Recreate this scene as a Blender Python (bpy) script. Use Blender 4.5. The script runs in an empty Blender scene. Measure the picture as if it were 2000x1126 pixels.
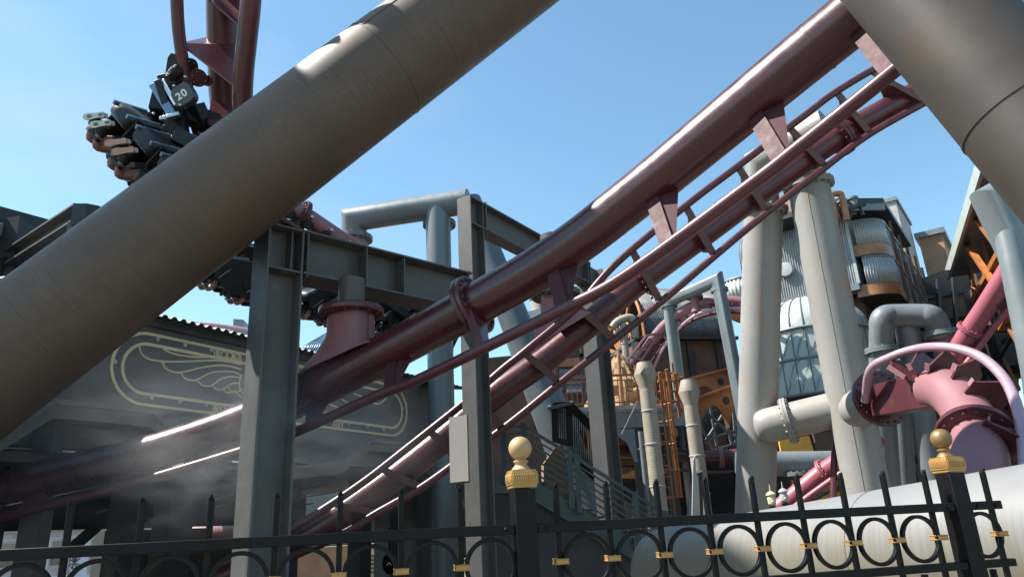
import bpy, bmesh, math, random
from mathutils import Vector, Matrix
random.seed(7)
scene = bpy.context.scene
COL = scene.collection
R_ = math.radians
MIST = .42
# ------------------------------------------------------------------ camera
F_PX = 1400.0
TH, RO = R_(18.5), R_(2.9)
u0 = Vector((0, -math.sin(TH), math.cos(TH)))
FW = Vector((0, math.cos(TH), math.sin(TH)))
RT = Vector((1, 0, 0)) * math.cos(RO) - u0 * math.sin(RO)
UP = u0 * math.cos(RO) + Vector((1, 0, 0)) * math.sin(RO)
EYE = Vector((0, 0, 1.5))
Z = Vector((0, 0, 1))
cd = bpy.data.cameras.new("camera"); cam = bpy.data.objects.new("camera", cd); COL.objects.link(cam)
cd.sensor_width = 36; cd.lens = 36 * F_PX / 2000; cd.clip_start = 0.05; cd.clip_end = 2000
m3 = Matrix((RT, UP, -FW)).transposed()
cam.matrix_world = Matrix.Translation(EYE) @ m3.to_4x4()
scene.camera = cam

def ray(px, py): return FW + RT * ((px - 1000) / F_PX) + UP * ((563 - py) / F_PX)
def P(px, py, D): return EYE + ray(px, py) * D            # a point of the place, D metres in front of the lens
def PY(px, py, Y):
    d = ray(px, py); return EYE + d * (Y / d.y)
class Plane:                                              # a vertical wall plane through A, running along azimuth az
    def __init__(s, A, az):
        s.A = Vector(A); s.e = Vector((math.sin(az), math.cos(az), 0)); s.n = Vector((math.cos(az), -math.sin(az), 0))
    def hit(s, px, py, off=0):
        d = ray(px, py); t = ((s.A + s.n * off - EYE).dot(s.n)) / d.dot(s.n); return EYE + d * t
    def sz(s, px, py):
        p = s.hit(px, py); return (p - s.A).dot(s.e), p.z
    def at(s, u, z, off=0):
        q = s.A + s.e * u + s.n * off; return Vector((q.x, q.y, z))

# ------------------------------------------------------------------ materials
def mat(name, col, rough=.5, metal=0., var=.18, scale=2.5, rust=None, streak=None, bump=0., spec=.5, fine=0., emit=None, dirt=None):
    m = bpy.data.materials.new(name); m.use_nodes = True
    nt = m.node_tree; N = nt.nodes; L = nt.links
    b = N["Principled BSDF"]
    b.inputs["Roughness"].default_value = rough; b.inputs["Metallic"].default_value = metal
    b.inputs["Specular IOR Level"].default_value = spec
    geo = N.new("ShaderNodeNewGeometry")
    def noise(sc, vec, detail=5.):
        n = N.new("ShaderNodeTexNoise"); n.inputs["Scale"].default_value = sc; n.inputs["Detail"].default_value = detail
        n.inputs["Roughness"].default_value = .6
        L.new(vec, n.inputs["Vector"]); return n.outputs["Fac"]
    def mix(fac, a, c):
        x = N.new("ShaderNodeMix"); x.data_type = 'RGBA'
        L.new(fac, x.inputs["Factor"])
        for s, v in ((6, a), (7, c)):
            if isinstance(v, tuple): x.inputs[s].default_value = (*v, 1)
            else: L.new(v, x.inputs[s])
        return x.outputs[2]
    def ramp(fac, lo, hi):
        x = N.new("ShaderNodeMapRange"); x.inputs["From Min"].default_value = lo; x.inputs["From Max"].default_value = hi
        L.new(fac, x.inputs["Value"]); return x.outputs["Result"]
    pos = geo.outputs["Position"]
    lo = tuple(c * (1 - var) for c in col); hi = tuple(min(1, c * (1 + var)) for c in col)
    out = mix(ramp(noise(scale, pos), .3, .7), lo, hi)
    if fine:
        out = mix(ramp(noise(scale * 14, pos, 8), .35, .75), out, tuple(c * (1 - fine) for c in col))
    if rust:
        rc, amt, sc = rust
        out = mix(ramp(noise(sc, pos, 7), .62 - amt, .80 - amt), out, rc)
    if streak:
        ax, sc_ax, sc_perp, scol, amt = streak
        ax = Vector(ax).normalized()
        dp = N.new("ShaderNodeVectorMath"); dp.operation = 'DOT_PRODUCT'; dp.inputs[1].default_value = ax; L.new(pos, dp.inputs[0])
        ml = N.new("ShaderNodeMath"); ml.operation = 'MULTIPLY'; ml.inputs[1].default_value = sc_ax; L.new(dp.outputs["Value"], ml.inputs[0])
        pz = N.new("ShaderNodeVectorMath"); pz.operation = 'SCALE'; pz.inputs["Scale"].default_value = sc_perp; L.new(pos, pz.inputs[0])
        cx = N.new("ShaderNodeSeparateXYZ"); L.new(pz.outputs[0], cx.inputs[0])
        cb = N.new("ShaderNodeCombineXYZ"); L.new(ml.outputs[0], cb.inputs[0]); L.new(cx.outputs[2], cb.inputs[1])
        out = mix(ramp(noise(1., cb.outputs[0], 3), .66 - amt, .82 - amt), out, scol)
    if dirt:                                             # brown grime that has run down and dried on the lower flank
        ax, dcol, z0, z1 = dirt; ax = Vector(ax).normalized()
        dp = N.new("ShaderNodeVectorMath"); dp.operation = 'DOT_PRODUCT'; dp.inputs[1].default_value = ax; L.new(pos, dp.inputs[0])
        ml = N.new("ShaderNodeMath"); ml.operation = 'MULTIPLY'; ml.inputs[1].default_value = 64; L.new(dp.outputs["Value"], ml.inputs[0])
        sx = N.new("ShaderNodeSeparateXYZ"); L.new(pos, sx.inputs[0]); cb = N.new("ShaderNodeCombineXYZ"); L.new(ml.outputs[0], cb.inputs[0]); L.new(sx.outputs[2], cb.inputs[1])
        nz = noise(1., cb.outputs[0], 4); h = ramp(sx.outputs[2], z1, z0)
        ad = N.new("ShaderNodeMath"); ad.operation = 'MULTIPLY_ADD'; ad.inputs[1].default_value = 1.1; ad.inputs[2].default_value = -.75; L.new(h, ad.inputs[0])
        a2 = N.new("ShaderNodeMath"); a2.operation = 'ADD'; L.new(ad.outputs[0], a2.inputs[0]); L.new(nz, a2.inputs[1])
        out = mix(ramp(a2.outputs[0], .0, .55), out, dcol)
    L.new(out, b.inputs["Base Color"])
    rr = ramp(noise(scale * 3, pos), .2, .8)
    q = N.new("ShaderNodeMapRange"); q.inputs["To Min"].default_value = max(.02, rough - .08); q.inputs["To Max"].default_value = min(1, rough + .1)
    L.new(rr, q.inputs["Value"]); L.new(q.outputs["Result"], b.inputs["Roughness"])
    if bump:
        bp = N.new("ShaderNodeBump"); bp.inputs["Strength"].default_value = bump; bp.inputs["Distance"].default_value = .02
        L.new(noise(scale * 8, pos, 6), bp.inputs["Height"]); L.new(bp.outputs[0], b.inputs["Normal"])
    if emit:
        b.inputs["Emission Color"].default_value = (*emit[0], 1); b.inputs["Emission Strength"].default_value = emit[1]
    return m
def wire_mat(name, col, hole):   # woven mesh / perforated pattern by brick texture
    m = bpy.data.materials.new(name); m.use_nodes = True; N = m.node_tree.nodes; L = m.node_tree.links
    geo = N.new("ShaderNodeNewGeometry"); t = N.new("ShaderNodeTexBrick"); t.inputs["Scale"].default_value = 6
    t.inputs["Color1"].default_value = (*col, 1); t.inputs["Color2"].default_value = (*[c * .8 for c in col], 1); t.inputs["Mortar"].default_value = (*hole, 1)
    cb = N.new("ShaderNodeCombineXYZ"); sp = N.new("ShaderNodeSeparateXYZ"); L.new(geo.outputs["Position"], sp.inputs[0])
    ad = N.new("ShaderNodeMath"); L.new(sp.outputs[0], ad.inputs[0]); L.new(sp.outputs[1], ad.inputs[1])
    L.new(ad.outputs[0], cb.inputs[0]); L.new(sp.outputs[2], cb.inputs[1]); L.new(cb.outputs[0], t.inputs["Vector"])
    L.new(t.outputs["Color"], N["Principled BSDF"].inputs["Base Color"]); N["Principled BSDF"].inputs["Roughness"].default_value = .8
    return m

MA = {}
def M(k): return MA[k]
TRK_AX = (P(1620, 79, 6) - P(960, 578, 8))
BRN_AX = (P(932, 0, 6.53) - P(0, 705, 5.34))
MA['brown'] = mat('weathered_brown_paint', (.105, .071, .047), .5, .0, .24, 1.2, ((.105, .066, .04), .16, .9), (BRN_AX, 60, 1.6, (.066, .047, .034), .12), .08, fine=.14)
MA['brownshade'] = mat('shade_darkened_brown', (.055, .045, .036), .5, .0, .25, 1.2, ((.085, .052, .032), .12, .8), None, .05)  # right leg: its shade is worked into a darker base colour
MA['maroon'] = mat('maroon_track_paint', (.060, .0125, .0155), .28, .0, .15, 2, None, (TRK_AX, 30, 1.6, (.05, .02, .018), .07), .03, .6)
MA['maroon2'] = mat('maroon_rail_paint', (.084, .0225, .028), .32, .0, .2, 3, ((.10, .05, .04), .02, 5))
MA['maroonmatte'] = mat('maroon_bracket_paint', (.066, .0185, .023), .6, .0, .2, 3, ((.08, .04, .035), .02, 5), spec=.3)
MA['saddlepink'] = mat('sunlit_maroon_saddle', (.21, .088, .098), .5, .0, .18, 3, ((.16, .07, .07), .04, 5))  # lighter than the brackets, sunlight on the saddle mixed into its colour
MA['rose'] = mat('rose_track_paint', (.32, .085, .115), .42, 0, .12, 2, ((.24, .08, .09), .04, 4), fine=.1)
MA['pink'] = mat('faded_pink_paint', (.265, .122, .138), .52, 0, .12, 2, ((.3, .12, .13), .04, 4), fine=.1)
MA['pinkrail'] = mat('pale_lilac_rail', (.46, .30, .37), .3, .3, .12, 3)
MA['beige'] = mat('beige_weathered_paint', (.295, .289, .27), .45, 0, .10, 1.0, ((.36, .22, .12), .06, .55), (Vector((1, .2, 0)), 5, .35, (.36, .25, .16), .06), .03, fine=.08)
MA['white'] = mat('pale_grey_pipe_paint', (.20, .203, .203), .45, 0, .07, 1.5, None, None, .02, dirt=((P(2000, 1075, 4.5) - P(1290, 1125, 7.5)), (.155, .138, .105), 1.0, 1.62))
MA['grey'] = mat('shaded_gantry_grey', (.115, .135, .15), .36, .1, .15, 1.6, ((.09, .085, .08), .05, 3))  # raking leg only: gantry grey darkened to carry the shade on it
MA['gantry'] = mat('grey_gantry_paint', (.165, .19, .20), .38, .1, .14, 1.4, ((.12, .12, .12), .03, 2.5))
MA['steel'] = mat('dark_portal_steel', (.090, .091, .090), .5, .05, .14, 2.4, ((.075, .068, .06), .06, 3), None, .05)
MA['black'] = mat('black_iron_paint', (.005, .005, .0055), .42, 0, .3, 9, None, None, .04, .2)
MA['gold'] = mat('gold_paint', (.43, .24, .08), .42, .35, .14, 30, ((.30, .16, .06), .02, 60), None, .05)
MA['goldball'] = mat('sandy_gold_stone_paint', (.43, .275, .135), .5, .1, .14, 25, ((.36, .22, .10), .04, 70), None, .1)
MA['goldold'] = mat('tarnished_gold_paint', (.25, .155, .06), .4, .4, .25, 30, None, None, .1)
MA['wall'] = mat('charcoal_sign_wall_paint', (.155, .153, .143), .6, 0, .14, 1.1, ((.12, .118, .11), .06, 2), None, .05)
MA['signgold'] = mat('sign_gold_line', (.90, .74, .40), .4, .15, .14, 4)
MA['dot'] = mat('sign_stud', (.62, .60, .55), .4, .2)
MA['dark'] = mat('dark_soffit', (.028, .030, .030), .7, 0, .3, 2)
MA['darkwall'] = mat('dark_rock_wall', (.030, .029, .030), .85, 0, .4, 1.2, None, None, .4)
MA['corrdark'] = mat('dark_corrugated_roof', (.075, .083, .09), .5, .2, .2, 2)
MA['corr'] = mat('zinc_corrugated', (.36, .375, .375), .42, .08, .12, 2, ((.22, .2, .18), .02, 4))
MA['tank'] = mat('pale_zinc_tank', (.40, .445, .425), .42, .08, .10, 1.5)
MA['tankline'] = mat('zinc_emboss', (.24, .28, .28), .45, .25, .10, 1.5)
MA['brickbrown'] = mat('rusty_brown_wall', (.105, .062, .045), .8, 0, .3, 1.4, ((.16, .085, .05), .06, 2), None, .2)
MA['copper'] = mat('copper_orange_paint', (.33, .15, .07), .45, .2, .2, 3)
MA['orange'] = mat('orange_rust_steel', (.36, .125, .035), .55, .1, .25, 3, ((.2, .07, .03), .05, 6))
MA['tan'] = mat('tan_chimney', (.30, .265, .215), .6, 0, .14, 4, ((.24, .18, .13), .05, 6))
MA['rock'] = mat('tan_rock_cone', (.34, .21, .10), .85, 0, .35, 3, ((.2, .11, .05), .08, 5), None, .6)
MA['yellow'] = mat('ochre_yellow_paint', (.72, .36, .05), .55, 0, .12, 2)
MA['teal'] = mat('dark_teal_steel', (.035, .055, .062), .42, .2, .2, 3)
MA['slab'] = mat('dark_slate_roof', (.03, .035, .04), .5, .1, .25, 2)
MA['plaster'] = mat('sandy_brown_plaster', (.33, .20, .12), .8, 0, .2, 1.5, ((.24, .14, .09), .06, 2))
MA['sandbrick'] = wire_mat('sand_brick', (.20, .135, .08), (.10, .075, .05))
MA['houseblue'] = mat('pale_blue_plaster', (.50, .56, .66), .7, 0, .06, 2)
MA['houseyellow'] = mat('pale_yellow_plaster', (.66, .58, .33), .7, 0, .06, 2)
MA['stone'] = mat('grey_cornice_stone', (.34, .33, .33), .75, 0, .2, 3)
MA['glass'] = mat('window_glass', (.03, .04, .05), .08, 0, .2, 2, spec=.9)
MA['trainblack'] = mat('black_train_shell', (.016, .0145, .0145), .5, .0, .3, 5, spec=.3)
MA['trainblue'] = mat('steel_blue_trim', (.16, .24, .31), .25, .5, .15, 5)
MA['chrome'] = mat('worn_chrome', (.55, .55, .52), .25, .9, .1, 6)
MA['badge'] = mat('graphite_badge', (.045, .048, .06), .35, .1, .1, 5)
MA['lettering'] = mat('white_lettering', (.8, .78, .72), .5)
MA['skin'] = mat('skin', (.27, .125, .09), .5, 0, .12, 12)
MA['cloth'] = mat('dark_clothing', (.025, .025, .03), .85, 0, .3, 14)
MA['hair'] = mat('brown_hair', (.05, .03, .02), .6)
MA['solewhite'] = mat('white_shoe_sole', (.62, .60, .56), .55, 0, .08, 20)
MA['solegreen'] = mat('green_sole_patch', (.03, .22, .12), .55)
MA['soletan'] = mat('tan_shoe_sole', (.46, .27, .19), .55, 0, .15, 20)
MA['soleblack'] = mat('black_shoe', (.03, .03, .033), .55, 0, .2, 20)
MA['lilac'] = mat('lilac_cloth', (.40, .36, .62), .8)
MA['asphalt'] = mat('sandy_paving', (.155, .135, .11), .85, 0, .3, .8, None, None, .3)
MA['thatch'] = mat('woven_reed_screen', (.10, .075, .06), .8, 0, .3, 9)
MA['lamp'] = mat('cream_lamp_body', (.55, .45, .28), .5, 0, .2, 15)

# ------------------------------------------------------------------ mesh builder
def perp(t):
    a = Z if abs(t.z) < .9 else Vector((1, 0, 0))
    n = t.cross(a).normalized(); return n, t.cross(n).normalized()
def smooth_path(pts, n=8):
    pts = [Vector(p) for p in pts]
    if len(pts) < 3: return pts
    q = [pts[0] * 2 - pts[1]] + pts + [pts[-1] * 2 - pts[-2]]; out = []
    for i in range(1, len(q) - 2):
        a, b, c, d = q[i - 1:i + 3]
        for k in range(n):
            t = k / n
            out.append(.5 * ((2 * b) + (c - a) * t + (2 * a - 5 * b + 4 * c - d) * t * t + (3 * b - a - 3 * c + d) * t ** 3))
    out.append(pts[-1]); return out
class MB:
    def __init__(s): s.v = []; s.f = []; s.mi = []; s.cur = 0
    def face(s, idx): s.f.append(idx); s.mi.append(s.cur)
    def tube(s, pts, r, seg=16, cap=True, prof=None):
        pts = [Vector(p) for p in pts]; n = len(pts)
        rs = r if isinstance(r, (list, tuple)) else [r] * n
        T = []
        for i in range(n):
            a = pts[min(i + 1, n - 1)] - pts[max(i - 1, 0)]; T.append(a.normalized())
        N_, _ = perp(T[0]); b0 = len(s.v)
        for i in range(n):
            if i:
                N_ = (N_ - T[i] * N_.dot(T[i])).normalized()
            B = T[i].cross(N_)
            for k in range(seg):
                a = 2 * math.pi * k / seg
                s.v.append(pts[i] + (N_ * math.cos(a) + B * math.sin(a)) * rs[i])
        for i in range(n - 1):
            for k in range(seg):
                k2 = (k + 1) % seg
                s.face([b0 + i * seg + k, b0 + (i + 1) * seg + k, b0 + (i + 1) * seg + k2, b0 + i * seg + k2][::-1])
        if cap:
            s.face([b0 + k for k in range(seg)]); s.face([b0 + (n - 1) * seg + k for k in range(seg)][::-1])
        return s
    def bar(s, a, b, w, h=None, up=None):                 # rectangular bar
        a = Vector(a); b = Vector(b); h = h or w; t = (b - a).normalized()
        if up is None: n, m = perp(t)
        else:
            up = Vector(up); m = (up - t * up.dot(t)).normalized(); n = t.cross(m)
        return s.box((a + b) / 2, t * (b - a).length / 2, n * w / 2, m * h / 2)
    def box(s, c, ax, ay, az):
        c = Vector(c); i = len(s.v)
        if ax.cross(ay).dot(az) < 0: ay = -ay
        for sx in (-1, 1):
            for sy in (-1, 1):
                for sz in (-1, 1): s.v.append(c + ax * sx + ay * sy + az * sz)
        for q in ((0, 1, 3, 2), (4, 6, 7, 5), (0, 4, 5, 1), (2, 3, 7, 6), (0, 2, 6, 4), (1, 5, 7, 3)): s.face([i + k for k in q])
        return s
    def prism(s, poly, vec):
        poly = [Vector(p) for p in poly]; vec = Vector(vec); n = len(poly); i = len(s.v)
        nr = Vector((0, 0, 0))
        for k in range(n): nr += poly[k].cross(poly[(k + 1) % n])
        if nr.dot(vec) > 0: poly = poly[::-1]
        s.v += poly + [p + vec for p in poly]
        s.face(list(range(i, i + n))); s.face(list(range(i + n, i + 2 * n))[::-1])
        for k in range(n):
            k2 = (k + 1) % n; s.face([i + k, i + n + k, i + n + k2, i + k2])
        return s
    def lathe(s, c, axis, prof, seg=24, x=None):          # prof: (radius, distance along axis)
        axis = Vector(axis).normalized(); n, m = perp(axis); b0 = len(s.v); c = Vector(c)
        for (r, d) in prof:
            for k in range(seg):
                a = 2 * math.pi * k / seg; s.v.append(c + axis * d + (n * math.cos(a) + m * math.sin(a)) * max(r, 1e-4))
        for i in range(len(prof) - 1):
            for k in range(seg):
                k2 = (k + 1) % seg
                s.face([b0 + i * seg + k, b0 + i * seg + k2, b0 + (i + 1) * seg + k2, b0 + (i + 1) * seg + k])
        s.face([b0 + k for k in range(seg)][::-1]); s.face([b0 + (len(prof) - 1) * seg + k for k in range(seg)])
        return s
    def ring(s, c, axis, R, r, seg=40, rs=8):
        axis = Vector(axis).normalized(); n, m = perp(axis); c = Vector(c); b0 = len(s.v)
        for i in range(seg):
            a = 2 * math.pi * i / seg; o = n * math.cos(a) + m * math.sin(a)
            for k in range(rs):
                t = 2 * math.pi * k / rs; s.v.append(c + o * (R + r * math.cos(t)) + axis * r * math.sin(t))
        for i in range(seg):
            for k in range(rs):
                i2 = (i + 1) % seg; k2 = (k + 1) % rs
                s.face([b0 + i * rs + k, b0 + i2 * rs + k, b0 + i2 * rs + k2, b0 + i * rs + k2])
        return s
    def flatring(s, c, axis, R, r, d, seg=40):            # rectangular section ring
        n = Vector(axis).normalized(); 
        return s.lathe_open(c, n, [(r, -d / 2), (R, -d / 2), (R, d / 2), (r, d / 2)], seg)
    def lathe_open(s, c, axis, prof, seg=40):
        axis = Vector(axis).normalized(); n, m = perp(axis); c = Vector(c); b0 = len(s.v); L = len(prof)
        for i in range(seg):
            a = 2 * math.pi * i / seg; o = n * math.cos(a) + m * math.sin(a)
            for (r, d) in prof: s.v.append(c + o * r + axis * d)
        for i in range(seg):
            for k in range(L):
                i2 = (i + 1) % seg; k2 = (k + 1) % L
                s.face([b0 + i * L + k, b0 + i2 * L + k, b0 + i2 * L + k2, b0 + i * L + k2])
        return s
    def ball(s, c, r, seg=20, squash=1., axis=Z):
        n = 10; prof = [(r * math.sin(math.pi * k / n), -r * squash * math.cos(math.pi * k / n)) for k in range(n + 1)]
        return s.lathe(c, axis, prof, seg)
    def bolts(s, c, axis, R, n, br=.012, h=.02, side=1):
        axis = Vector(axis).normalized(); a, b = perp(axis)
        for k in range(n):
            t = 2 * math.pi * k / n; q = Vector(c) + (a * math.cos(t) + b * math.sin(t)) * R
            s.lathe(q, axis * side, [(br, 0), (br, h * .7), (br * .6, h)], 6)
        return s
    def hbeam(s, a, b, nf, w, h, tf=.025, tw=.02):         # nf = direction from flange to flange (the web's depth)
        a = Vector(a); b = Vector(b); t = (b - a).normalized(); nf = Vector(nf); nf = (nf - t * nf.dot(t)).normalized(); q = t.cross(nf)
        H, W, T = h / 2, w / 2, tw / 2
        pr = [(-H, -W), (-H + tf, -W), (-H + tf, -T), (H - tf, -T), (H - tf, -W), (H, -W), (H, W), (H - tf, W), (H - tf, T), (-H + tf, T), (-H + tf, W), (-H, W)]
        return s.prism([a + nf * x + q * y for x, y in pr], b - a)
    def sheet(s, grid, thick=0):                           # grid of points -> surface
        b0 = len(s.v); R = len(grid); C = len(grid[0])
        for row in grid: s.v += [Vector(p) for p in row]
        for i in range(R - 1):
            for k in range(C - 1): s.face([b0 + i * C + k, b0 + i * C + k + 1, b0 + (i + 1) * C + k + 1, b0 + (i + 1) * C + k])
        return s
    def build(s, name, m, parent=None, label=None, bevel=0, smooth=True, solid=0, ang=35):
        me = bpy.data.meshes.new(name)
        off = Vector((0, 0, 0)); q = parent
        while q is not None: off += q.location; q = q.parent
        me.from_pydata([tuple(v - off) for v in s.v], [], s.f)
        ms = m if isinstance(m, (list, tuple)) else [m]
        for x in ms: me.materials.append(x)
        if len(ms) > 1: me.polygons.foreach_set('material_index', s.mi)
        me.update()
        bm = bmesh.new(); bm.from_mesh(me); bmesh.ops.recalc_face_normals(bm, faces=bm.faces); bm.to_mesh(me); bm.free()
        if smooth:
            me.shade_smooth(); me.set_sharp_from_angle(angle=R_(ang))
        o = bpy.data.objects.new(name, me); COL.objects.link(o)
        if parent is not None: o.parent = parent
        if label: o['label'] = label
        if solid:
            k = o.modifiers.new('solid', 'SOLIDIFY'); k.thickness = solid; k.offset = 0
        if bevel:
            k = o.modifiers.new('bevel', 'BEVEL'); k.width = bevel; k.segments = 2; k.limit_method = 'ANGLE'; k.angle_limit = R_(50)
        return o
def thing(name, label, cat, loc, group=None):
    o = bpy.data.objects.new(name, None); COL.objects.link(o); o.location = Vector(loc); o.empty_display_size = .2
    return tag(o, label, cat, group)
def tag(o, label, cat, group=None):
    o['label'] = label; o['category'] = cat
    if group: o['group'] = group
    return o
def base(p): p = Vector(p); return Vector((p.x, p.y, 0))
def lin(a, b, n): return [a.lerp(b, i / (n - 1)) for i in range(n)]

# ------------------------------------------------------------------ ground, sky, sun
g = MB().box((0, 100, -.2), Vector((600, 0, 0)), Vector((0, 600, 0)), Vector((0, 0, .2))).build('ground', M('asphalt')); g['kind'] = 'structure'
SUN_EL, SUN_AZ = 53, -88          # azimuth from +Y towards +X
sd = Vector((math.sin(R_(SUN_AZ)) * math.cos(R_(SUN_EL)), math.cos(R_(SUN_AZ)) * math.cos(R_(SUN_EL)), math.sin(R_(SUN_EL))))
sl = bpy.data.lights.new('sun', 'SUN'); sl.energy = 5.0; sl.angle = R_(.5); sl.color = (1, .94, .86)
so = bpy.data.objects.new('sun', sl); COL.objects.link(so); so.rotation_euler = sd.to_track_quat('Z', 'Y').to_euler()
w = bpy.data.worlds.new("World"); scene.world = w; w.use_nodes = True
nt = w.node_tree; sky = nt.nodes.new("ShaderNodeTexSky"); sky.sky_type = 'NISHITA'; sky.sun_disc = False
sky.sun_elevation = R_(SUN_EL); sky.sun_rotation = R_(SUN_AZ); sky.air_density = 1.0; sky.dust_density = .25; sky.ozone_density = 1.3
bg = nt.nodes["Background"]; tn = nt.nodes.new("ShaderNodeMix"); tn.data_type = 'RGBA'; tn.blend_type = 'MULTIPLY'; tn.inputs["Factor"].default_value = 1
tn.inputs[7].default_value = (.91, 1.09, 1.01, 1); nt.links.new(sky.outputs[0], tn.inputs[6]); 
tcw = nt.nodes.new("ShaderNodeTexCoord"); mp = nt.nodes.new("ShaderNodeMapping"); mp.inputs["Scale"].default_value = (1.0, 1.6, 3.2); nt.links.new(tcw.outputs["Generated"], mp.inputs[0])
cn = nt.nodes.new("ShaderNodeTexNoise"); cn.inputs["Scale"].default_value = 1.7; cn.inputs["Detail"].default_value = 6; cn.inputs["Roughness"].default_value = .55; nt.links.new(mp.outputs[0], cn.inputs["Vector"])
cr_ = nt.nodes.new("ShaderNodeMapRange"); cr_.inputs["From Min"].default_value = .42; cr_.inputs["From Max"].default_value = .75; nt.links.new(cn.outputs["Fac"], cr_.inputs["Value"])
dv = nt.nodes.new("ShaderNodeVectorMath"); dv.operation = 'DOT_PRODUCT'; dv.inputs[1].default_value = ray(120, 260).normalized(); nt.links.new(tcw.outputs["Generated"], dv.inputs[0])
dr = nt.nodes.new("ShaderNodeMapRange"); dr.inputs["From Min"].default_value = .80; dr.inputs["From Max"].default_value = 1.0; nt.links.new(dv.outputs["Value"], dr.inputs["Value"])
cm = nt.nodes.new("ShaderNodeMath"); cm.operation = 'MULTIPLY'; nt.links.new(cr_.outputs["Result"], cm.inputs[0]); nt.links.new(dr.outputs["Result"], cm.inputs[1])
ck = nt.nodes.new("ShaderNodeMath"); ck.operation = 'MULTIPLY'; ck.inputs[1].default_value = .55; nt.links.new(cm.outputs[0], ck.inputs[0])
cx_ = nt.nodes.new("ShaderNodeMix"); cx_.data_type = 'RGBA'; nt.links.new(ck.outputs[0], cx_.inputs["Factor"]); nt.links.new(tn.outputs[2], cx_.inputs[6]); cx_.inputs[7].default_value = (3.0, 3.6, 3.9, 1)
nt.links.new(cx_.outputs[2], bg.inputs[0]); bg.inputs[1].default_value = .110
vs = scene.view_settings; vs.view_transform = 'Standard'; vs.look = 'None'; vs.exposure = 1.12; vs.gamma = 1

# ------------------------------------------------------------------ iron fence in front
FE = Plane((0, 1.81, 0), math.atan2(1, .264))
def fpanel(label, s0, s1, pickets, rings, lows):
    t = thing('iron_fence_panel', label, 'fence', FE.at((s0 + s1) / 2, 0), 'black ring fence panels')
    e, n = FE.e, FE.n
    for (zz, hh, nm) in ((1.499, .023, 'top_rail'), (1.346, .020, 'lower_rail'), (.18, .03, 'bottom_rail')):
        MB().box(FE.at((s0 + s1) / 2, zz, .006), e * (s1 - s0) / 2, n * .016, Z * hh / 2).build(nm, M('black'), t, bevel=.002)
    for k, s in enumerate(pickets):
        m = MB(); w_ = .0063
        m.box(FE.at(s, .88, -.0105), e * w_, n * w_, Z * .712)
        i = len(m.v); tip = FE.at(s, 1.605, -.0105)
        m.prism([FE.at(s - w_, 1.5925, -.0105 - w_), FE.at(s + w_, 1.5925, -.0105 - w_), FE.at(s + w_ * .15, 1.604, -.0105 - w_ * .15), FE.at(s - w_ * .15, 1.604, -.0105 - w_ * .15)], n * w_ * 2)
        m.build('picket', M('black'), t, bevel=.0012)
    for s in rings:
        c = FE.at(s, 1.421, .004)
        MB().flatring(c, n, .0622, .0528, .012, 48).build('ring', M('black'), t, bevel=.001)
    for s in [p for p in pickets]:
        c = FE.at(s, 1.421, -.004)
        m = MB(); m.box(c, e * .0158, n * .0155, Z * .0068); m.box(c + Z * .0052, e * .0168, n * .0165, Z * .0017); m.box(c - Z * .0052, e * .0168, n * .0165, Z * .0017)
        m.build('collar', M('gold'), t, bevel=.0015)
    for s in lows:
        MB().box(FE.at(s, .76, -.0105), e * .0065, n * .0065, Z * .57).build('lower_picket', M('black'), t)
    for s in (s0 + .022, s1 - .022):
        MB().lathe(FE.at(s, 1.499, .022), n, [(.006, 0), (.006, .002), (.003, .005)], 8).build('screw', M('black'), t)
    return t
LP = [-.153 - .1385 * k for k in range(12)]
fpanel('black iron fence panel left of the gold ball post, gold collars between rings', -1.75, -.028, LP, [-.085] + [-.153 - .1385 * (k + .5) for k in range(11)], [-.153 - .1385 * (k + .5) for k in range(11)])
RP = [.088] + [.2205 + .1378 * k for k in range(8)]
fpanel('black iron fence panel between the two gold ball posts, in front of the pale pipe', .028, 1.237, RP, [.154] + [.2205 + .1378 * (k + .5) for k in range(7)], [.2205 + .1378 * (k + .5) for k in range(7)])
fpanel('short black iron fence panel at the far right beyond the tarnished ball post', 1.293, 1.40, [1.392], [1.33], [1.31, 1.345])
def fpost(s, label, mb_, mc_):
    t = thing('fence_post', label, 'fence post', FE.at(s, 0), 'gold topped fence posts'); e, n = FE.e, FE.n
    MB().box(FE.at(s, .795), e * .0265, n * .0265, Z * .795).build('shaft', M('black'), t, bevel=.002)
    m = MB(); c = FE.at(s, 1.615)
    m.box(c, e * .0325, n * .0325, Z * .015); m.box(c - Z * .0175, e * .030, n * .030, Z * .005); m.box(c + Z * .016, e * .030, n * .030, Z * .004)
    for sx in range(-5, 6):
        for sg in (-1, 1):
            m.box(c + e * sx * .0056 + n * sg * .0328, e * .0018, n * .0016, Z * .010); m.box(c + n * sx * .0056 + e * sg * .0328, n * .0018, e * .0016, Z * .010)
    m.build('cap_block', mc_, t, bevel=.0012)
    MB().lathe(FE.at(s, 1.634), Z, [(.0215, 0), (.023, .003), (.020, .008), (.0155, .012), (.0145, .017), (.0185, .0205), (.0185, .0235), (.0125, .0265), (.0125, .030)], 28).build('neck', mb_, t)
    MB().ball(FE.at(s, 1.688), .0288, 32).build('ball', mb_, t)
fpost(0.0, 'black fence post with sunlit sandy gold ball on top, near the middle', M('goldball'), M('gold'))
fpost(1.265, 'black fence post with tarnished bronze ball, in front of the pink elbow pipe', M('goldold'), M('gold'))

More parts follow.
